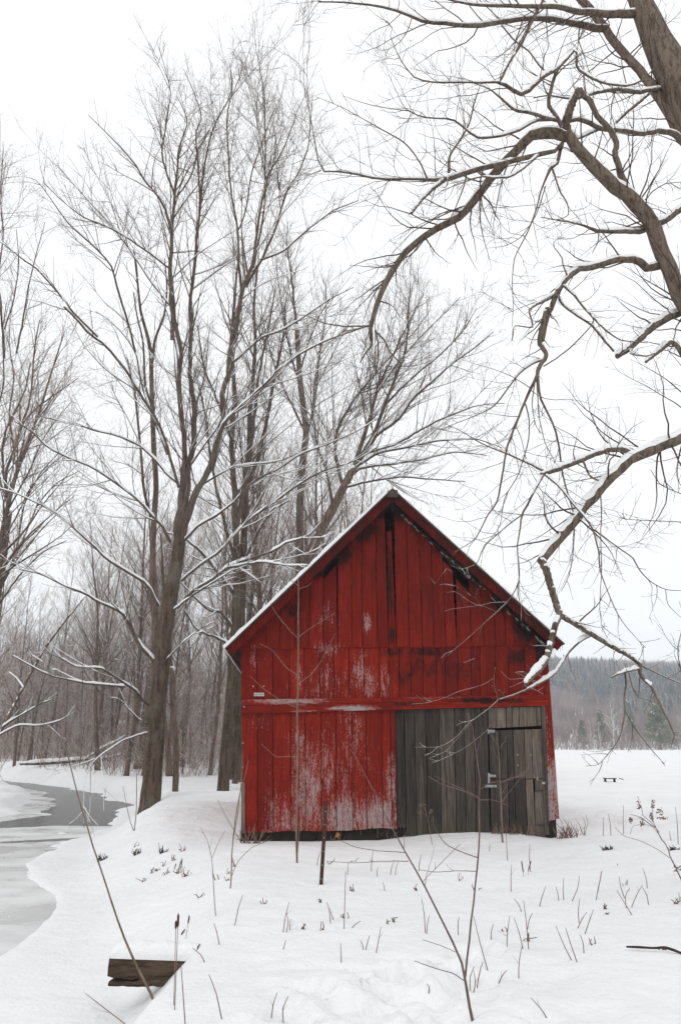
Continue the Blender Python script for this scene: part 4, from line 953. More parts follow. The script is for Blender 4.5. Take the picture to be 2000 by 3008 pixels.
# ---- woodland trees (copied variants)
def gen_variant(seed, H, r0, n1, spread, twig_d=1.0, lean=0.0, low=0.3):
    rg = RS(seed)
    K = 14; tr = np.zeros((K, 4)); d = np.array([rg.normal(0, 0.03) + lean, rg.normal(0, 0.03), 1.0])
    for k in range(1, K):
        d = nrm(d + np.array([rg.normal(0, 0.035), rg.normal(0, 0.035), 0.02])); tr[k, :3] = tr[k - 1, :3] + d * H * 0.92 / (K - 1)
    tr[:, 3] = r0 * (1 - 0.9 * np.linspace(0, 1, K) ** 0.9); tr[0, 3] *= 1.25; tr[0, 2] = -0.3
    tp, trd = pack([tr])
    l1 = spawn(tp, trd, rg, 1.7 * n1 / H, low, 0.97, (0.16, 0.40), spread, 0.22, 0.45, 0.08, 9, rr=0.5, rmin=0.012, nmin=10)
    l2 = spawn(*l1, rg, 3.8 * twig_d, 0.15, 1.0, (0.3, 0.75), (22, 60), 0.06, 0.2, 0.11, 5, rr=0.55, rmin=0.0085, lmax=2.0)
    l3 = spawn(*l2, rg, 3.6 * twig_d, 0.2, 1.0, (0.35, 0.9), (22, 65), 0.05, 0.1, 0.14, 3, rr=0.7, rmin=0.006, lmax=0.8)
    v, q = tubes([(tp, trd, 9), (l1[0][:], l1[1], 5)], rg, 0.03); tm = mesh_np('woodland_trunk', v, q); tm.materials.append(M['wood_bark'])
    v, q = tubes([(*l2, 3), (*l3, 3)]); cm = mesh_np('woodland_crown', v, q); cm.materials.append(M['wood_twig'])
    return tm, cm
VAR = [gen_variant(101, 20, 0.17, 26, (28, 58)), gen_variant(102, 18, 0.125, 24, (30, 62), 1.0, 0.05), gen_variant(103, 22, 0.18, 30, (25, 55), 0.9, -0.04, 0.4),
       gen_variant(104, 15, 0.09, 26, (32, 70), 1.1, 0.06, 0.2), gen_variant(105, 19, 0.14, 28, (28, 60), 1.0, -0.06), gen_variant(106, 12, 0.065, 26, (35, 75), 1.2, 0.1, 0.15)]
wr = random.Random(42)
def wood_tree(px, Y, h, k, label, group):
    tm, cm = VAR[k]
    x = (px - 1000) / FPX * Y / cA * 0.98
    H0 = [20, 18, 22, 15, 19, 12][k]
    o = empty('woodland_tree', (x, Y, gz(x, Y) - 0.05), wr.uniform(0, 6.28)); s = h / H0; o.scale = (s * wr.uniform(0.9, 1.1), s * wr.uniform(0.9, 1.1), s)
    tag(o, label, 'tree', group)
    link('trunk', tm, None, o); link('crown', cm, None, o)
    return o
def in_stream(x, Y):
    return (np.interp(Y, YL, XL) - 1.2) < x < (np.interp(Y, YB, XB) + 1.2) if Y < 75 else False
def scatter(n, px0, px1, y0, y1, h0, h1, ks, label, group):
    c = 0; tries = 0; made = []
    while c < n and tries < 2000:
        tries += 1
        px = wr.uniform(px0, px1); Y = wr.uniform(y0, y1); x = (px - 1000) / FPX * Y / cA
        if in_stream(x, Y): continue
        made.append((px, wood_tree(px, Y, wr.uniform(h0, h1), wr.choice(ks), label, group))); c += 1
    if '%s' in label:
        for k, (_, q) in enumerate(sorted(made, key=lambda m_: m_[0])): q['label'] = label % ('%d%s' % (k + 1, 'th' if 10 < (k + 1) % 100 < 14 else {1: 'st', 2: 'nd', 3: 'rd'}.get((k + 1) % 10, 'th')))
scatter(26, 690, 1110, 34, 62, 15, 22, (0, 1, 2, 4), 'bare woodland tree rising behind the barn roof, %s from the left', 'bare trees behind the barn')
scatter(34, 330, 700, 38, 80, 14, 20, (0, 1, 2, 3, 4), 'bare woodland trunk between the big maple and the barn, %s from the left', 'bare trees between maple and barn')
scatter(48, -60, 380, 58, 120, 11, 17, (1, 3, 4, 5), 'bare woodland tree beyond the stream on the left', 'bare trees beyond the stream')
scatter(40, -100, 750, 45, 95, 5, 10, (3, 5), 'small bare understorey tree in the snowy wood', 'small trees of the snowy wood')
for px, Y, h, k, lab in ((-70, 27, 20, 0, 'tall bare tree whose crown reaches in at the left edge'), (-190, 33, 24, 2, 'tallest bare tree outside the left edge with twigs reaching in'), (35, 46, 17, 4, 'bare tree just inside the left edge beyond the stream'), (110, 58, 16, 3, 'bare bushy tree above the snowy stream shelf on the left'), (-20, 38, 12, 5, 'low spreading bare tree at the left edge above the water')):
    wood_tree(px, Y, h, k, lab, 'trees at the left edge')
# snow-laden leaning stem at the left
rg = RS(31)
ls = [trace('N', 33, 37, '-60,1090,26 0,985,24 80,830,21 190,620,18 300,430,15 420,270,12 550,110,8', 20)]
build_tree('leaning_tree', 'thin leaning stem plastered with snow at the left edge of the stream', ls[0][0, :3], ls, [trace('N', 33.5, 33, '20,950,14 90,900,11 180,850,9 260,800,7 340,770,4', 20), trace('N', 34, 35, '150,700,10 110,640,9 60,600,6', 20), trace('N', 33, 33, '0,1000,12 120,940,10 250,940,8 380,910,6 480,850,3', 20)], rg,
           l1=dict(MAPLE_L1, per_m=1.5), l2=MAPLE_L2, barkm='wood_bark', snow_kw=dict(keep=0.95, gate=0.2, thick=1.3))

# ---- understorey brush, uncountable
rg = RS(55)
bp, br_ = [], []
for i in range(1100):
    Y = rg.uniform(42, 105); px = rg.uniform(-120, 760); x = (px - 1000) / FPX * Y / cA
    if in_stream(x, Y): continue
    z = gz(x, Y)
    for k in range(4):
        d = nrm(np.array([rg.normal(0, 0.4), rg.normal(0, 0.4), 1.0])); L_ = rg.uniform(1.0, 3.6)
        q = np.zeros((6, 3)); q[0] = (x + rg.normal(0, 0.3), Y + rg.normal(0, 0.3), z - 0.05)
        for j in range(1, 6):
            d = nrm(d + rg.normal(0, 0.12, 3)); q[j] = q[j - 1] + d * L_ / 5
        bp.append(q); br_.append(np.linspace(0.014, 0.004, 6))
bp = np.array(bp); br_ = np.array(br_)
b2 = spawn(bp, br_, rg, 2.0, 0.2, 1, (0.25, 0.6), (25, 65), 0.05, 0.3, 0.12, 3, rr=0.7, rmin=0.007)
o = tube_obj('understorey_brush', [(bp[:, ::2], br_[:, ::2], 3), (*b2, 3)], M['wood_twig']); tag(o, 'snow-dusted tangle of brush on the floor of the wood', 'brush', kind='stuff')
# far wood behind everything on the left, one mass
rg = RS(56)
fp, frd = [], []
for i in range(3400):
    Y = rg.uniform(95, 210); px = rg.uniform(-250, 1250); x = (px - 1000) / FPX * Y / cA
    z = gz(x, Y); H_ = rg.uniform(7, 15)
    d = np.array([rg.normal(0, 0.04), rg.normal(0, 0.04), 1]); q = np.array([[x, Y, z] + d * H_ * f_ for f_ in np.linspace(0, 1, 5)]); fp.append(q); frd.append(np.linspace(0.13, 0.03, 5))
fp = np.array(fp); frd = np.array(frd)
sl = []
nT = len(fp); H_ = fp[:, -1, 2] - fp[:, 0, 2]
for k in range(54):
    f = rg.uniform(0.05, 0.95, nT); c = fp[:, 0] * (1 - f)[:, None] + fp[:, -1] * f[:, None]
    d = np.stack([rg.normal(0, 0.5, nT), rg.normal(0, 0.5, nT), rg.uniform(0.35, 1.2, nT)], -1) * (rg.uniform(0.6, 2.6, nT) * (1.15 - f * 0.6))[:, None]
    c = c + np.stack([rg.normal(0, 0.7, nT), rg.normal(0, 0.7, nT), 0 * f], -1) * (1 - 0.6 * f)[:, None]; wd = rg.uniform(0.02, 0.055, nT)[:, None] * np.array([1, 0, 0.2])
    sl.append(np.stack([c - wd, c + wd, c + d], 1))
sl = np.concatenate(sl).reshape(-1, 3)
tv, tq = tubes([(fp, frd, 4)])
o = link('distant_wood', mesh_np('distant_wood', np.concatenate([tv, sl]), tq, np.arange(len(sl)).reshape(-1, 3) + len(tv)), M['wood_twig'])
tag(o, 'distant bare grey-brown wood beyond the stream', 'wood', kind='stuff')

# ------------------------------------------------------------------ far side of the field: brush, pines, pale trees, wooded hill
M['pine'] = flat('pine_needles', (0.155, 0.165, 0.075), 0.8, 0, 0.5, 3)
M['hill_pine'] = flat('hill_conifer', (0.070, 0.088, 0.082), 0.8, 0, 0.6, 0.2)
M['hill_bare'] = flat('hill_bare_trees', (0.31, 0.235, 0.21), 0.9, 0, 0.5, 0.1)
M['field_brush'] = flat('field_edge_brush', (0.27, 0.19, 0.16), 0.9, 0, 0.4, 0.4)
def gfar(x, y): return float(ground_far(np.array(x, float), np.array(y, float)))
def leaf_cloud(centres, size, rng):
    n = len(centres); a = rng.normal(0, 1, (n, 3, 3)) * size
    v = (centres[:, None, :] + a).reshape(-1, 3); return v, np.arange(3 * n).reshape(-1, 3)
def pine(px, Y, H, wid, label, seed):
    rg = RS(seed); x = (px - 1000) / FPX * Y / cA; z = gfar(x, Y)
    o = empty('pine_tree', (x, Y, z - 0.1)); tag(o, label, 'pine tree', 'pines at the field edge')
    tr = np.array([[[0, 0, -0.2], [0.05, 0, H * 0.5], [0, 0.05, H * 0.97]]]); tube_obj('trunk', [(tr, np.array([[0.16, 0.11, 0.03]]) * H / 8, 7)], M['wood_bark'], o)
    c = []
    for i in range(90):
        f = rg.uniform(0.10, 0.97) ** 0.9; ang = rg.uniform(0, 6.28); L_ = wid * (1 - f) ** 0.75 * rg.uniform(0.55, 1.1) + 0.2; zz = H * f
        m_ = 75; s = np.sqrt(rg.uniform(0.05, 1, m_))
        c.append(np.stack([np.cos(ang) * L_ * s, np.sin(ang) * L_ * s, zz + 0.12 * L_ * s], -1) + rg.normal(0, 0.16 * H / 8, (m_, 3)))
    v, t_ = leaf_cloud(np.concatenate(c), 0.11 * H / 8, rg)
    link('crown', mesh_np('crown', v, None, t_, False), M['pine'], o)
    v, t_ = leaf_cloud(np.concatenate(c)[rg.randint(0, 4500, 160)] + np.array([0, -0.1, 0.15]), 0.13 * H / 8, rg); v[:, 2] = v[:, 2] * 0.98
    link('snow', mesh_np('snow', v, None, t_, False), M['snow'], o)
pine(1862, 200, 12.0, 4.3, 'full olive-green pine at the far edge of the field', 61)
pine(2010, 205, 13.5, 4.2, 'green pine cut by the right edge beyond the field', 62)
pine(1705, 232, 10.0, 2.2, 'slim dark pine in the brush left of the pale bare tree', 63)
pine(1655, 226, 7.5, 1.9, 'small dark pine nearest the barn wall across the field', 64)
pine(1790, 240, 9.5, 2.4, 'dark pine just right of the wide pale tree', 65)
pine(1950, 245, 8.5, 2.2, 'small dark pine between the two big pines', 66)
def pale_tree(px, Y, H, label, seed, mat, cat='tree', spread=(30, 65), nl=18):
    rg = RS(seed); x = (px - 1000) / FPX * Y / cA; z = gfar(x, Y)
    o = empty('pale_tree', (x, Y, z)); tag(o, label, cat, 'pale bare trees at the field edge')
    K = 8; tr = np.zeros((1, K, 3)); tr[0, :, 2] = np.linspace(-0.2, H * 0.8, K); tr[0, :, :2] = rg.normal(0, 0.1, (K, 2)); rd = np.linspace(0.2, 0.05, K)[None] * H / 12
    tube_obj('trunk', [(tr, rd, 7)], M[mat], o)
    a = spawn(tr, rd, rg, nl / H, 0.25, 1, (0.3, 0.6), spread, 0.15, 0.5, 0.14, 7, rr=0.6, rmin=0.04, nmin=nl)
    b_ = spawn(*a, rg, 1.6, 0.2, 1, (0.25, 0.5), (25, 60), 0.1, 0.4, 0.14, 4, rr=0.6, rmin=0.022)
    tube_obj('crown', [(*a, 4), (*b_, 3)], M[mat], o)
pale_tree(1738, 205, 14.5, 'wide pale bare tree at the far edge of the field', 71, 'pale_bark')
pale_tree(1925, 215, 11, 'pale bare tree between the two green pines', 72, 'pale_bark')
pale_tree(1675, 198, 8, 'slender pale birch nearest the barn wall, across the field', 73, 'pale_bark', 'tree', (15, 30), 8)
pale_tree(1699, 200, 8.5, 'slender pale birch in front of the slim dark pine', 74, 'pale_bark', 'tree', (15, 30), 8)
rg = RS(57)
bp, br_ = [], []
for i in range(2000):
    Y = rg.uniform(194, 235); px = rg.uniform(1350, 2300); x = (px - 1000) / FPX * Y / cA; z = gfar(x, Y)
    d = nrm(np.array([rg.normal(0, 0.3), rg.normal(0, 0.3), 1.0])); L_ = rg.uniform(1.0, 3.0) + max(0, (Y - 200) * 0.2) * rg.uniform(0.3, 1)
    bp.append(np.array([[x, Y, z - 0.1] + d * L_ * f_ + np.array([rg.normal(0, 0.1), 0, 0]) * f_ for f_ in np.linspace(0, 1, 4)])); br_.append(np.linspace(0.045, 0.015, 4))
bp = np.array(bp); br_ = np.array(br_)
b2 = spawn(bp, br_, rg, 1.9, 0.15, 1, (0.3, 0.7), (20, 55), 0.1, 0.3, 0.12, 3, rr=0.7, rmin=0.016)
o = tube_obj('field_edge_brush', [(bp, br_, 3), (*b2, 3)], M['field_brush']); tag(o, 'reddish-brown leafless brush along the far edge of the field', 'brush', kind='stuff')
# hillside
rg = RS(58)
def cones(n, seed, y0, y1, az0, az1, h0, h1, fn):
    rg = RS(seed); V, T = [], []; base = 0
    Y = y0 + (y1 - y0) * rg.uniform(0, 1, n) ** 0.8; az = rg.uniform(az0, az1, n); X = az * Y; Z = ground_far(X, Y)
    keep = fn(X, Y, rg); X, Y, Z = X[keep], Y[keep], Z[keep]; n = len(X); H = rg.uniform(h0, h1, n)
    for tier in range(4):
        f0 = 0.12 + tier * 0.22; S = 7; a = np.arange(S) * 2 * np.pi / S
        rr = H[:, None] * 0.20 * (1 - f0) * rg.uniform(0.5, 1.2, (n, S)); zz = Z[:, None] + H[:, None] * (f0 + rg.uniform(-0.05, 0.04, (n, S)))
        ring = np.stack([X[:, None] + np.cos(a) * rr, Y[:, None] + np.sin(a) * rr, zz], -1); top = np.stack([X, Y, Z + H * min(1.0, f0 + 0.36)], -1)[:, None]
        V.append(np.concatenate([ring, top], 1).reshape(-1, 3)); i = np.arange(n)[:, None] * (S + 1) + base
        s = np.arange(S)[None]; T.append(np.stack([i + s, i + (s + 1) % S, i + S + 0 * s], -1).reshape(-1, 3)); base += n * (S + 1)
    return np.concatenate(V), np.concatenate(T)
patch = lambda X, Y, rg: (fbm(X * 0.014, Y * 0.012, 3, 91) + rg.normal(0, 0.12, len(X)) + 0.75 * np.exp(-((Y - 400) / 75) ** 2)) > 0.36
v, t_ = cones(5200, 81, 245, 640, 0.10, 0.62, 5, 11, patch)
o = link('hillside_conifers', mesh_np('hillside_conifers', v, None, t_, False), M['hill_pine']); tag(o, 'bluish dark conifers covering parts of the hill beyond the field', 'forest', kind='stuff')
n = 12000; Y = 240 + 420 * rg.uniform(0, 1, n) ** 0.8; X = rg.uniform(0.08, 0.62, n) * Y; Z = ground_far(X, Y); H = rg.uniform(5, 9.5, n)
V = []; S = 9
for k in range(S):
    dx = rg.normal(0, 0.16, n) * H; dy = rg.normal(0, 0.16, n) * H; z0 = H * rg.uniform(0, 0.4, n); z1 = H * rg.uniform(0.65, 1.05, n); wd = rg.uniform(0.10, 0.28, n)
    V.append(np.stack([np.stack([X - wd, Y, Z + z0], -1), np.stack([X + wd, Y + 0.2, Z + z0], -1), np.stack([X + dx, Y + dy, Z + z1], -1)], 1))
V = np.concatenate(V).reshape(-1, 3)
o = link('hillside_bare_trees', mesh_np('hillside_bare_trees', V, None, np.arange(len(V)).reshape(-1, 3), False), M['hill_bare']); tag(o, 'grey leafless forest covering the hill beyond the field', 'forest', kind='stuff')

idx = RS(3).randint(0, len(v) // 8 , 4200); cc = v.reshape(-1, 3)[idx * 8 + RS(4).randint(0, 7, 4200)] + np.array([0, -0.3, 0.4])
rgs = RS(8); a3 = rgs.normal(0, 1, (4200, 3, 3)) * np.array([0.5, 0.3, 0.16]); sv = (cc[:, None] + a3).reshape(-1, 3)
o = link('hillside_snow', mesh_np('hillside_snow', sv, None, np.arange(len(sv)).reshape(-1, 3), False), M['snow']); tag(o, 'patches of snow caught on the conifers of the hill', 'snow', kind='stuff')

# ------------------------------------------------------------------ foreground things
def limb_path(z, Y0, Y1, s, K=14): return trace(z, Y0, Y1, s, K)
def sapling(name, label, base_px, stems, Y, mat, seed, l1=None, group=None, cat='sapling', dY=0.0):
    rg = RS(seed)
    b_ = G(*base_px) if Y is None else P(*base_px, Y)[0]; Yb = b_[1]
    root = empty(name, tuple(b_)); tag(root, label, cat, group)
    tr = [trace('S', Yb, Yb + rg.uniform(-0.25, 0.25) * (i > 0), s, 16, 1.2, rg, 0.60) for i, s in enumerate(stems)]
    for i, q in enumerate(tr):
        a, r_ = pack([q]); tube_obj('stem' if i == 0 else 'branch', [(a, r_, 7)], M[mat], root, None, 0, b_)
    if l1:
        a, r_ = pack(tr); g = spawn(a, r_, rg, **l1); g2 = spawn(*g, rg, 4, 0.3, 1, (0.3, 0.6), (20, 50), 0.1, 0.2, 0.1, 3, rr=0.7, rmin=0.0015)
        if len(g[0]): tube_obj('twigs', [(*g, 4), (*g2, 3)], M[mat], root, None, 0, b_)
    return root
few = dict(per_m=1.2, t0=0.3, t1=1.0, lf=(0.08, 0.22), ang=(25, 60), up=0.15, curve=0.3, wig=0.1, K=5, rr=0.5, rmin=0.002, lmax=0.5)
sapling('sapling', 'upright pale sapling standing before the left half of the barn', (872, 2535), ['872,2600,6 873,2535,10 870,2450,11 874,2300,10 875,2100,9 876,1900,7 877,1780,6 876,1700,5',
    '873,2520,4 880,2430,5 890,2350,5 900,2250,4', '876,1985,4 840,1960,3.5 800,1910,3 762,1890,2', '876,2008,4 915,1980,3.5 950,1930,3 985,1860,2.2', '876,1875,4 850,1850,3.5 810,1800,3 795,1770,2', '878,1870,4 920,1840,3 985,1800,2', '874,2225,4 850,2222,3 810,2222,3 768,2185,2', '898,2225,3 930,2215,3 960,2195,2', '876,2080,4 830,2060,3 770,2020,3 735,1985,2', '878,1730,4 905,1720,3 915,1710,2', '876,1720,4 850,1700,3 830,1660,2'], None, 'sapling', 91)
sapling('sapling', 'forked dark sapling nearest the camera in front of the grey door', (1386, 3000), ['1392,3020,16 1383,2985,15 1372,2930,14 1365,2870,12 1345,2800,11 1290,2690,9 1240,2590,8 1200,2520,7 1160,2450,6 1120,2370,5 1070,2270,4 1030,2200,3',
    '1366,2870,11 1372,2800,10 1385,2700,9 1396,2600,8 1404,2520,8 1408,2440,8 1407,2350,7 1408,2280,6 1398,2220,5 1390,2150,5 1372,2095,4', '1406,2345,5 1350,2320,4.5 1300,2305,4 1255,2280,3', '1402,2340,4 1340,2310,3.5 1278,2280,2.5', '1407,2350,5 1450,2350,4 1500,2370,2.5', '1408,2320,5 1440,2300,4 1500,2290,4 1550,2260,3 1560,2240,2', '1406,2520,5 1360,2505,4 1310,2480,4 1275,2430,3 1270,2395,2',
    '1400,2560,4 1340,2558,3 1280,2562,3 1230,2555,2', '1240,2592,3 1260,2570,2.5 1310,2520,2.5 1350,2480,2', '1190,2504,4 1120,2500,3 1050,2490,3 1000,2470,2', '1200,2530,4 1120,2530,3 1040,2535,2.5 960,2530,2', '1345,2800,3 1300,2780,3 1240,2760,2.5', '1362,2880,5 1330,2860,4 1280,2845,4 1218,2823,3'], None, 'sapling_dark', 92, dict(few, per_m=2.2))
sapling('sapling', 'thin sapling leaning left over the frozen stream from beside the beam', (446, 2925), ['464,2968,13 448,2930,13 432,2900,13 400,2830,12 360,2740,10 325,2640,8.5 300,2560,8 270,2470,7 250,2400,6 225,2320,5.5 205,2240,5 190,2180,3.5'], 6.95, 'sapling', 93, dict(few, per_m=0.5))
sapling('sapling', 'slender stem standing before the small hatch of the barn door', (1475, 2475), ['1476,2476,9 1473,2400,9 1470,2320,8 1466,2250,7 1462,2190,6 1458,2150,4', '1474,2355,4 1500,2320,3 1530,2285,2', '1470,2300,4 1500,2285,3.5 1540,2275,3 1555,2240,2', '1462,2190,3 1440,2160,2', '1464,2200,4 1480,2180,3 1490,2160,2'], None, 'sapling', 94, dict(few, per_m=4, lf=(0.15, 0.4)))
sapling('sapling', 'brown young shoots at the left foot of the barn', (678, 2610), ['676,2620,6 680,2550,6 684,2480,5 692,2400,5 705,2330,4 720,2280,3 730,2235,2', '684,2470,4 700,2380,4 712,2260,3 712,2220,2', '680,2575,3 700,2530,3 740,2490,2.5 800,2465,2', '688,2440,3 660,2390,2.5 640,2350,2'], None, 'sapling', 95, dict(few, per_m=2))
sapling('sapling', 'thin forked weed stem between beam and barn corner', (634, 2690), ['635,2710,4 630,2640,4 625,2560,3.5 622,2520,3 610,2470,2.5 590,2430,2', '623,2520,3 640,2480,2.5 662,2440,2'], None, 'weed', 96, dict(few, per_m=2.5))
sapling('sapling', 'brown weed stem on the stream bank below the big maple', (395, 2440), ['395,2442,5 400,2400,4.5 402,2330,4 401,2240,3', '393,2440,4 380,2400,3 362,2310,2'], None, 'weed', 97)
def seedy(name, label, base_px, stems, heads, seed):
    o = sapling(name, label, base_px, stems, None, 'weed', seed, None)
    rg = RS(seed); Yb = o.location[1]; b_ = np.array(o.location)
    for (hx, hy, L_, wd) in heads:
        p, t_ = P(hx, hy, Yb); c = p + rg.normal(0, 1, (40, 3)) * np.array([wd, wd, L_]) * t_ / FPX * 0.5
        v, tt = leaf_cloud(c - b_, 0.010, rg); link('seed_head', mesh_np('seed_head', v, None, tt, False), M['weed'], o)
    return o
seedy('dried_weed', 'tall dried weed with dark seed heads bending in at the right edge', (2000, 2590), ['2006,2600,7 1985,2550,6 1968,2520,6 1960,2490,5 1938,2460,5 1928,2435,4 1905,2420,4 1880,2400,3 1850,2392,2', '1965,2520,3 1930,2495,3 1880,2470,2.5 1830,2455,2 1805,2430,2', '1935,2445,3 1910,2415,3 1887,2395,3 1884,2375,2.5 1876,2360,2', '1928,2437,3 1914,2405,3 1916,2375,2.5 1917,2355,2', '1940,2460,2.5 1910,2425,2 1860,2425,2 1850,2450,2'],
      [(1875, 2362, 14, 5), (1916, 2364, 14, 5), (1886, 2418, 14, 7), (1938, 2386, 10, 9), (1945, 2404, 4, 14), (1850, 2408, 8, 4), (1985, 2550, 9, 12), (1912, 2400, 10, 5)], 98)
seedy('dried_weed', 'pale weed with small seed heads before the grey plank door', (1262, 2482), ['1270,2490,3 1262,2440,3 1252,2390,3 1243,2365,2', '1255,2400,2 1235,2380,2', '1256,2400,2 1266,2385,2'], [(1242, 2364, 6, 8), (1232, 2388, 6, 5), (1266, 2382, 4, 5)], 99)
# cattails
def cattail(px, py, tx, ty, hl, label):
    b_ = G(px, py); Yb = b_[1]; top, t_ = P(tx, ty, Yb)
    o = empty('cattail', tuple(b_)); tag(o, label, 'cattail', 'dark cattail heads in the snow')
    q = np.array([[*(b_ - [0, 0, .05]), 0.0028], [*top, 0.002]]); a = catmull(q, 5); pp, rr_ = pack([a]); tube_obj('stalk', [(pp, rr_, 4)], M['weed'], o, None, 0, b_)
    d = nrm(top - b_); L_ = hl * t_ / FPX; h = np.array([top - d * L_ * 0.1, top + d * L_ * 0.15, top + d * L_ * 0.8, top + d * L_]); rd = np.array([[0.002, 0.0075, 0.0075, 0.0015]])
    tube_obj('head', [(h[None], rd, 7)], M['rust'], o, None, 0, b_)
for a in ((514, 2970, 523, 2722, 36, 'cattail with the longest dark head, above the timber beam'), (512, 2955, 517, 2728, 22, 'short cattail left of the longest one above the beam'), (545, 2760, 553, 2712, 22, 'cattail tilted right beside the crossed dry stems'), (530, 2750, 533, 2745, 18, 'stubby dark cattail low among the stems above the beam'), (1538, 2575, 1536, 2562, 32, 'left one of the dark cattail pair right of the forked sapling'), (1548, 2570, 1551, 2558, 30, 'right one of the dark cattail pair right of the forked sapling'), (512, 2556, 513, 2552, 16, 'small dark cattail stub left in the cluster on the bank'), (524, 2560, 526, 2552, 24, 'middle dark cattail stub in the cluster on the bank'), (532, 2562, 533, 2550, 28, 'right dark cattail stub in the cluster on the bank')):
    cattail(*a)
# dry stalks, each one a thing
STK = [(1500, 2620, 1502, 2540), (1537, 2787, 1508, 2695), (1552, 2788, 1537, 2645), (1545, 2730, 1563, 2682), (1442, 2762, 1448, 2715), (1487, 2782, 1497, 2690), (1437, 2855, 1390, 2690), (1522, 2877, 1532, 2780), (1616, 2995, 1558, 2930), (1685, 2822, 1632, 2720), (1698, 2827, 1660, 2725), (1714, 2803, 1702, 2745), (1711, 2745, 1742, 2672), (1655, 2645, 1655, 2580), (1640, 2647, 1632, 2605), (1673, 2648, 1700, 2573), (1580, 2663, 1602, 2603), (1747, 2643, 1767, 2558), (1752, 2620, 1765, 2560), (1900, 2610, 1886, 2550), (1836, 2638, 1817, 2575), (1862, 2690, 1810, 2615), (1848, 2665, 1885, 2600), (1905, 2658, 1885, 2605), (1838, 2668, 1848, 2610), (1700, 2712, 1702, 2640), (1690, 2726, 1722, 2680), (1535, 2680, 1510, 2640),
       (1253, 2743, 1260, 2690), (1249, 2742, 1238, 2640), (1345, 2746, 1348, 2695), (1380, 2910, 1392, 2840), (1385, 2915, 1390, 2850), (1397, 2905, 1418, 2825), (1455, 2893, 1488, 2850), (1254, 2920, 1254, 2890), (1003, 2830, 1000, 2770), (1102, 2798, 1119, 2722), (1070, 2790, 1086, 2748), (1069, 2790, 1058, 2762), (1010, 2730, 1015, 2560), (1020, 2728, 1060, 2705), (1130, 2618, 1123, 2592), (1145, 2570, 1158, 2525), (1160, 2572, 1170, 2530), (1110, 2575, 1110, 2548),
       (657, 2997, 614, 2862), (795, 2995, 814, 2916), (834, 3003, 848, 2925), (547, 3010, 532, 2830), (608, 2825, 566, 2785), (648, 2775, 628, 2712), (688, 2718, 714, 2628), (830, 2740, 850, 2650), (838, 2740, 842, 2680), (827, 2790, 840, 2762), (852, 2735, 855, 2700), (972, 2713, 960, 2650), (983, 2703, 968, 2668), (387, 3005, 252, 2918), (1437, 2500, 1440, 2480), (1490, 2528, 1486, 2450), (1558, 2562, 1556, 2480), (1020, 2570, 1024, 2530), (1090, 2560, 1096, 2500), (1230, 2560, 1238, 2510), (930, 2540, 942, 2500), (1770, 2455, 1771, 2400), (1793, 2455, 1785, 2390), (1830, 2450, 1830, 2365), (1990, 2480, 1982, 2370), (1970, 2470, 1965, 2440)]
ck = 0
for (x0, y0, x1, y1) in STK:
    b_ = G(x0, y0); top, t_ = P(x1, y1, b_[1] + wr.uniform(-0.1, 0.1))
    rg = RS(ck + 500); ck += 1
    mid = (b_ + top) / 2 + rg.normal(0, 0.012, 3)
    q = catmull(np.array([[*(b_ - [0, 0, 0.04]), 0.0042], [*mid, 0.0036], [*top, 0.0022]]), 6); q[:, 3] *= (0.55 + b_[1] * 0.06)
    pp, rr_ = pack([q]); g = [(pp - b_, rr_, 5)]
    if rg.uniform() < 0.4:
        k = spawn(pp, rr_, rg, 2, 0.4, 0.9, (0.2, 0.5), (25, 60), 0.1, 0.1, 0.1, 3, rr=0.7, rmin=0.0018, nmin=1); g.append((k[0] - b_, k[1], 3))
    o = tube_obj('dry_stalk', g, M['weed']); o.location = tuple(b_)
    where = 'left of the upright pale sapling' if x0 < 870 else 'between the rusty post and the forked sapling' if x0 < 1240 else 'close around the forked dark sapling' if x0 < 1480 else 'right of the forked dark sapling'
    tag(o, 'thin dry weed stalk in the snow ' + where, 'weed stalk', 'dry stalks ' + where)

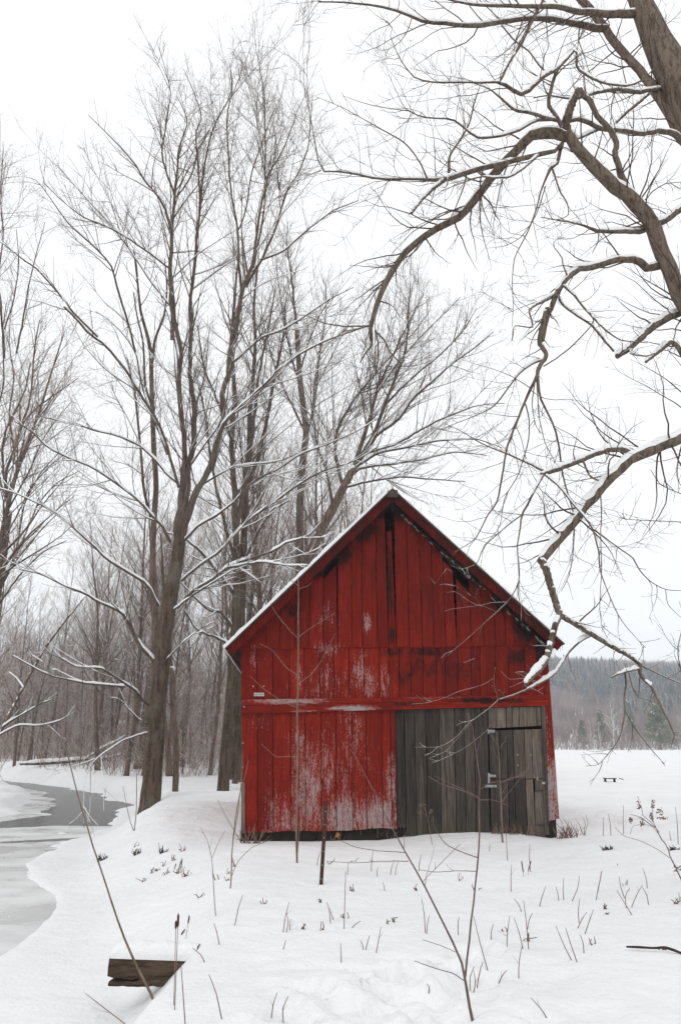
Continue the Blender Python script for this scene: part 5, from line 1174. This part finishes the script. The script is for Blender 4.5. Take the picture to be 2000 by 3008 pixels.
# ---- timber beam jutting from the bank, snow on top
def mat_beam():
    m, t, b = newmat('old_beam', 0.85, 0.2); p = objco(t)
    g = noise(t, p, 8, 6, 0.65, (0.15, 1.5, 2.2), 0.4); f = noise(t, p, 40, 4, 0.6, (0.1, 1, 2))
    col = mixc(t, mapr(t, g, 0.35, 0.65, smooth=True), (0.022, 0.013, 0.009), (0.095, 0.062, 0.042)); col = mixc(t, mapr(t, f, 0.4, 0.7, 0, 0.5), col, (0.12, 0.085, 0.06))
    t.links.new(col, b.inputs['Base Color']); bump(t, b, mathn(t, 'ADD', g, f), 0.8, 0.015)
    return m
M['beam'] = mat_beam()
YBm = 7.35
def slab_px(name, label, corners, th, Y, mat, cat, parent=None):
    """timber from the photograph's outline of its face, extruded th back"""
    pts = [P(x, y, Y + dy)[0] for (x, y, dy) in corners]; o0 = pts[0]
    n = 14; bl, brr, trr, tll = pts; rg = RS(len(name) + int(corners[0][0])); V = []; q = []
    for k in range(n + 1):
        f = k / n; a = bl * (1 - f) + brr * f; c = tll * (1 - f) + trr * f
        a = a + np.array([0, 0, rg.normal(0, 0.005)]); c = c + np.array([0, 0, rg.normal(0, 0.006)]); mdl = (a + c) / 2 + np.array([0, -0.012, 0])
        bk = np.array([0.02, th, 0.0])
        V += [a, mdl, c, c + bk, a + bk]
    for k in range(n):
        for j in range(5): q.append((k * 5 + j, (k + 1) * 5 + j, (k + 1) * 5 + (j + 1) % 5, k * 5 + (j + 1) % 5))
    V = np.array(V) - o0
    q += [(0, 1, 2, 3), (0, 3, 4, 4)][:1]
    t_ = [(0, 3, 4), (n * 5, n * 5 + 3, n * 5 + 4)]; q += [(n * 5, n * 5 + 1, n * 5 + 2, n * 5 + 3)]
    o = link(name, mesh_np(name, V, q, t_, False), mat); o.location = tuple(o0)
    if label: tag(o, label, cat)
    return o, V + o0
bo, bv = slab_px('timber_beam', 'heavy dark timber beam jutting from the snowy bank, snow piled on top', [(316, 2871, 0), (560, 2892, 0.15), (560, 2822, 0.15), (322, 2813, 0)], 0.26, YBm, M['beam'], 'beam')
po, pv = slab_px('plank', 'thin broken plank lying under the timber beam', [(318, 2897, 0), (520, 2900, 0.1), (520, 2880, 0.1), (320, 2884, 0)], 0.18, YBm + 0.01, M['beam'], 'plank')
# snow cap on the beam
tp0, tp1 = np.array(P(322, 2813, YBm)[0]), np.array(P(575, 2822, YBm + 0.16)[0])
n = 26; V = []; q = []; rg = RS(77)
prof = [(-0.012, -0.004), (-0.018, 0.03), (0.0, 0.075), (0.06, 0.105), (0.14, 0.11), (0.22, 0.09), (0.28, 0.03), (0.28, -0.01)]
for k in range(n + 1):
    f = k / n; c = tp0 * (1 - f) + tp1 * f; e = min(1, 0.25 + 5 * f) ** 0.5
    for (a, h) in prof: V.append(c + np.array([0, a, max(h, 0) * e * (1 + 0.10 * math.sin(k * 0.9) + rg.normal(0, 0.03)) + min(h, 0)]))
S = len(prof)
for k in range(n):
    for j in range(S - 1): q.append((k * S + j, (k + 1) * S + j, (k + 1) * S + j + 1, k * S + j + 1))
q += [(0, 1, 2, 3), (0, 3, 4, 7), (4, 5, 6, 7)]
so = link('snow_cap', mesh_np('snow_cap', np.array(V) - np.array(bo.location), q), M['snow'], bo)

# ---- rusty post
b_ = G(943, 2600); t0_, s_ = P(943, 2600, b_[1]); top, _ = P(958, 2352, b_[1] + 0.05)
po_ = empty('sign_post', tuple(b_)); tag(po_, 'rusty perforated steel post leaning in the snow before the barn', 'post')
ax = nrm(top - b_); sx = nrm(np.array([1, 0, 0]) - ax * ax[0]); wy = np.cross(ax, sx); L_ = np.linalg.norm(top - b_); wd = 11 * s_ / FPX / 2
mb = MB()
def bar(u0, u1, w0, w1, z0, z1):
    f = lambda u, w_, z: tuple(sx * u + wy * w_ + ax * z)
    mb.hexa([f(u0, w0, z0), f(u1, w0, z0), f(u1, w0, z1), f(u0, w0, z1), f(u0, w1, z0), f(u1, w1, z0), f(u1, w1, z1), f(u0, w1, z1)])
bar(-wd, wd, 0, 0.006, -0.3, L_); bar(-wd, -wd * 0.8, 0.006, 0.03, -0.3, L_); bar(wd * 0.8, wd, 0.006, 0.03, -0.3, L_)
mb.build('channel', M['rust'], po_)
for k in range(9):
    mb = MB(); z = 0.06 + k * 0.155; bar(-0.006, 0.006, -0.004, 0.004, z, z + 0.012); mb.build('bolt_hole', M['peel_white'] if k < 6 else M['iron'], po_)

# ---- dark tufts, stick, bench, logs
def tuft(px, py, w_, h_, label, seed, n=26, mat='weed'):
    b_ = G(px, py); _, t_ = P(px, py, b_[1]); k = t_ / FPX; rg = RS(seed)
    pts = np.zeros((n, 4, 3))
    for i in range(n):
        x0 = rg.uniform(-w_, w_) * k * 0.5; d = nrm(np.array([rg.normal(0, 0.5), rg.normal(0, 0.3), 1])); L_ = h_ * k * rg.uniform(0.5, 1.1)
        for j in range(4): pts[i, j] = np.array([x0, rg.normal(0, 0.01), -0.02]) + d * L_ * j / 3 + rg.normal(0, 0.006, 3) * j
    o = tube_obj('grass_tuft', [(pts, np.tile(np.linspace(0.008, 0.003, 4), (n, 1)), 4)], M[mat]); o.location = tuple(b_)
    tag(o, label or None, 'grass tuft'); return o
M['dark_tuft'] = flat('dark_tuft', (0.05, 0.028, 0.022), 0.9)
tuft(1784, 2497, 28, 14, 'dark grass tuft in the snow right of the barn', 1, 34, 'dark_tuft')
tuft(1980, 2497, 22, 14, 'dark grass tuft at the right edge of the snow', 2, 26, 'dark_tuft')
tuft(300, 2528, 26, 22, 'dark tuft at the stream edge nearest the leaning sapling', 3, 26, 'dark_tuft')
tuft(400, 2512, 20, 22, 'dark tuft in the middle of the left snowy bank', 4, 22, 'dark_tuft')
tuft(474, 2507, 12, 26, 'curled dark bark piece standing in the left snowy bank', 5, 14, 'dark_tuft')
tuft(455, 2562, 22, 14, 'small brown tuft left of the cattail cluster', 6, 14)
tuft(550, 2572, 30, 8, 'flat brown tuft right of the cattail cluster', 7, 14)
tuft(1665, 2462, 56, 40, 'reddish dried grass at the right foot of the barn', 8, 30)
tuft(1690, 2455, 60, 60, 'taller dried grass right of the barn corner', 9, 14)
tuft(990, 2470, 34, 30, 'dry grass under the barn wall beside an orange leaf', 10, 20)
tuft(1100, 2468, 110, 44, 'row of dry grass along the foot of the red wall', 11, 34)
tuft(740, 2478, 60, 50, 'dry grass at the left foot of the red wall', 12, 30)
tuft(1500, 2452, 160, 40, 'dry grass along the foot of the grey door', 13, 30)
tuft(1985, 2655, 12, 30, 'tiny brown sprig at the right edge', 14, 6)
for k in range(34):
    px_, py_ = (wr.uniform(660, 1960), wr.uniform(2495, 2800)) if k < 22 else (wr.uniform(380, 700), wr.uniform(2470, 2640))
    o = tuft(px_, py_, wr.uniform(6, 18), wr.uniform(12, 28), '', 700 + k, wr.randint(2, 5), 'weed')
    tag(o, 'small dry grass sprig showing through the snow ' + ('in front of the barn' if k < 22 else 'on the bank left of the barn'), 'grass sprig', 'dry grass sprigs ' + ('before the barn' if k < 22 else 'on the bank')); o.name = 'grass_sprig'
# orange leaf
b_ = G(992, 2470); mb = MB(); lp_, lt = P(992, 2452, b_[1] - 0.02); k = lt / FPX
mb.v = [(-7 * k, 0, -6 * k), (2 * k, -0.01, -8 * k), (8 * k, 0.01, -2 * k), (3 * k, -0.015, 7 * k), (-5 * k, 0.0, 5 * k), (0, -0.03, 0)]; mb.t = [(0, 1, 5), (1, 2, 5), (2, 3, 5), (3, 4, 5), (4, 0, 5)]
o = mb.build('orange_leaf', flat('orange_leaf', (0.42, 0.16, 0.03), 0.7)); o.location = tuple(lp_); tag(o, 'crumpled orange leaf caught under the red wall', 'leaf')
# stick lying on the right
b_ = G(1930, 2790); rg = RS(5)
sp_ = [trace('S', b_[1], b_[1] - 0.15, '1838,2781,5 1870,2782,7 1920,2785,6 1950,2783,8 1975,2790,8 2000,2800,7 2060,2822,6', 18), trace('S', b_[1], b_[1], '1950,2785,6 1938,2800,6 1926,2812,5 1930,2830,4', 18), trace('S', b_[1], b_[1], '1935,2788,5 1928,2805,4 1922,2800,3', 18), trace('S', b_[1], b_[1], '1955,2785,5 1950,2810,4 1942,2806,3', 18)]
pp, rr_ = pack(sp_); o = tube_obj('fallen_stick', [(pp - b_, rr_, 6)], M['dark_tuft']); o.location = tuple(b_); tag(o, 'dark broken stick lying in the snow at the right edge', 'stick')
# bench-like frame far out on the field
b_ = G(1795, 2298); _, t_ = P(1795, 2298, b_[1]); k = t_ / FPX
bn = empty('bench', tuple(b_)); tag(bn, 'small dark bench standing alone in the white field', 'bench')
mb = MB(); mb.box(-16 * k, 16 * k, 0, 0.35, 9 * k, 11.5 * k); mb.build('seat', M['dark_tuft'], bn)
mb = MB(); mb.box(-16.5 * k, 16.5 * k, -0.02, 0.37, 11.6 * k, 13.5 * k); mb.build('snow', M['snow'], bn)
for x_ in (-15, 12):
    mb = MB(); mb.box(x_ * k, (x_ + 1.6) * k, 0.05, 0.30, -0.1, 9 * k); mb.build('leg', M['dark_tuft'], bn)
mb = MB(); mb.box(24 * k, 36 * k, 0.0, 0.1, 6 * k, 8 * k); o = mb.build('fallen_board', M['dark_tuft']); o.location = tuple(b_); o.rotation_euler = (0, 0.25, 0); o.location[2] += 0.15; tag(o, 'short dark board beside the bench in the field', 'board')
# fallen log with snow by the stream
rg = RS(6)
YLg = G(150, 2250)[1]
lg = [trace('S', YLg, YLg - 1.5, '60,2244,6 110,2243,9 150,2241,10 200,2237,10 250,2232,8 320,2226,6 360,2216,4', 20)]
pp, rr_ = pack(lg); b_ = pp[0, 10]; o = empty('fallen_log', tuple(b_)); tag(o, 'long fallen log under snow across the far stream bank', 'log')
tube_obj('trunk', [(pp, rr_, 8)], M['maple_bark'], o, None, 0, b_); snow_caps('snow', [(pp, rr_)], o, rg, b_, thick=1.2, keep=1.0, hmax=0.12, gate=0.2)
lg = [trace('S', YLg - 1, YLg - 2, '250,2232,6 300,2200,6 345,2178,5 370,2163,4', 20)]
pp, rr_ = pack(lg); b_ = pp[0, 0]; o = empty('fallen_branch', tuple(b_)); tag(o, 'snow-covered branch propped up on the fallen log', 'branch')
tube_obj('limb', [(pp, rr_, 7)], M['maple_bark'], o, None, 0, b_); snow_caps('snow', [(pp, rr_)], o, rg, b_, thick=1.5, keep=1.0, hmax=0.1, gate=0.2)

# ------------------------------------------------------------------ hazy winter air
mh = bpy.data.materials.new('haze'); mh.use_nodes = True; th = mh.node_tree; th.nodes.clear()
pvn = th.nodes.new('ShaderNodeVolumePrincipled'); pvn.inputs['Color'].default_value = (0.82, 0.91, 1.0, 1); pvn.inputs['Density'].default_value = 0.0007; pvn.inputs['Anisotropy'].default_value = 0.2
out = th.nodes.new('ShaderNodeOutputMaterial'); th.links.new(pvn.outputs[0], out.inputs['Volume'])
mb = MB(); mb.box(-700, 1000, -70, 1300, -3, 90); hz_ = mb.build('haze', mh); hz_['kind'] = 'stuff'
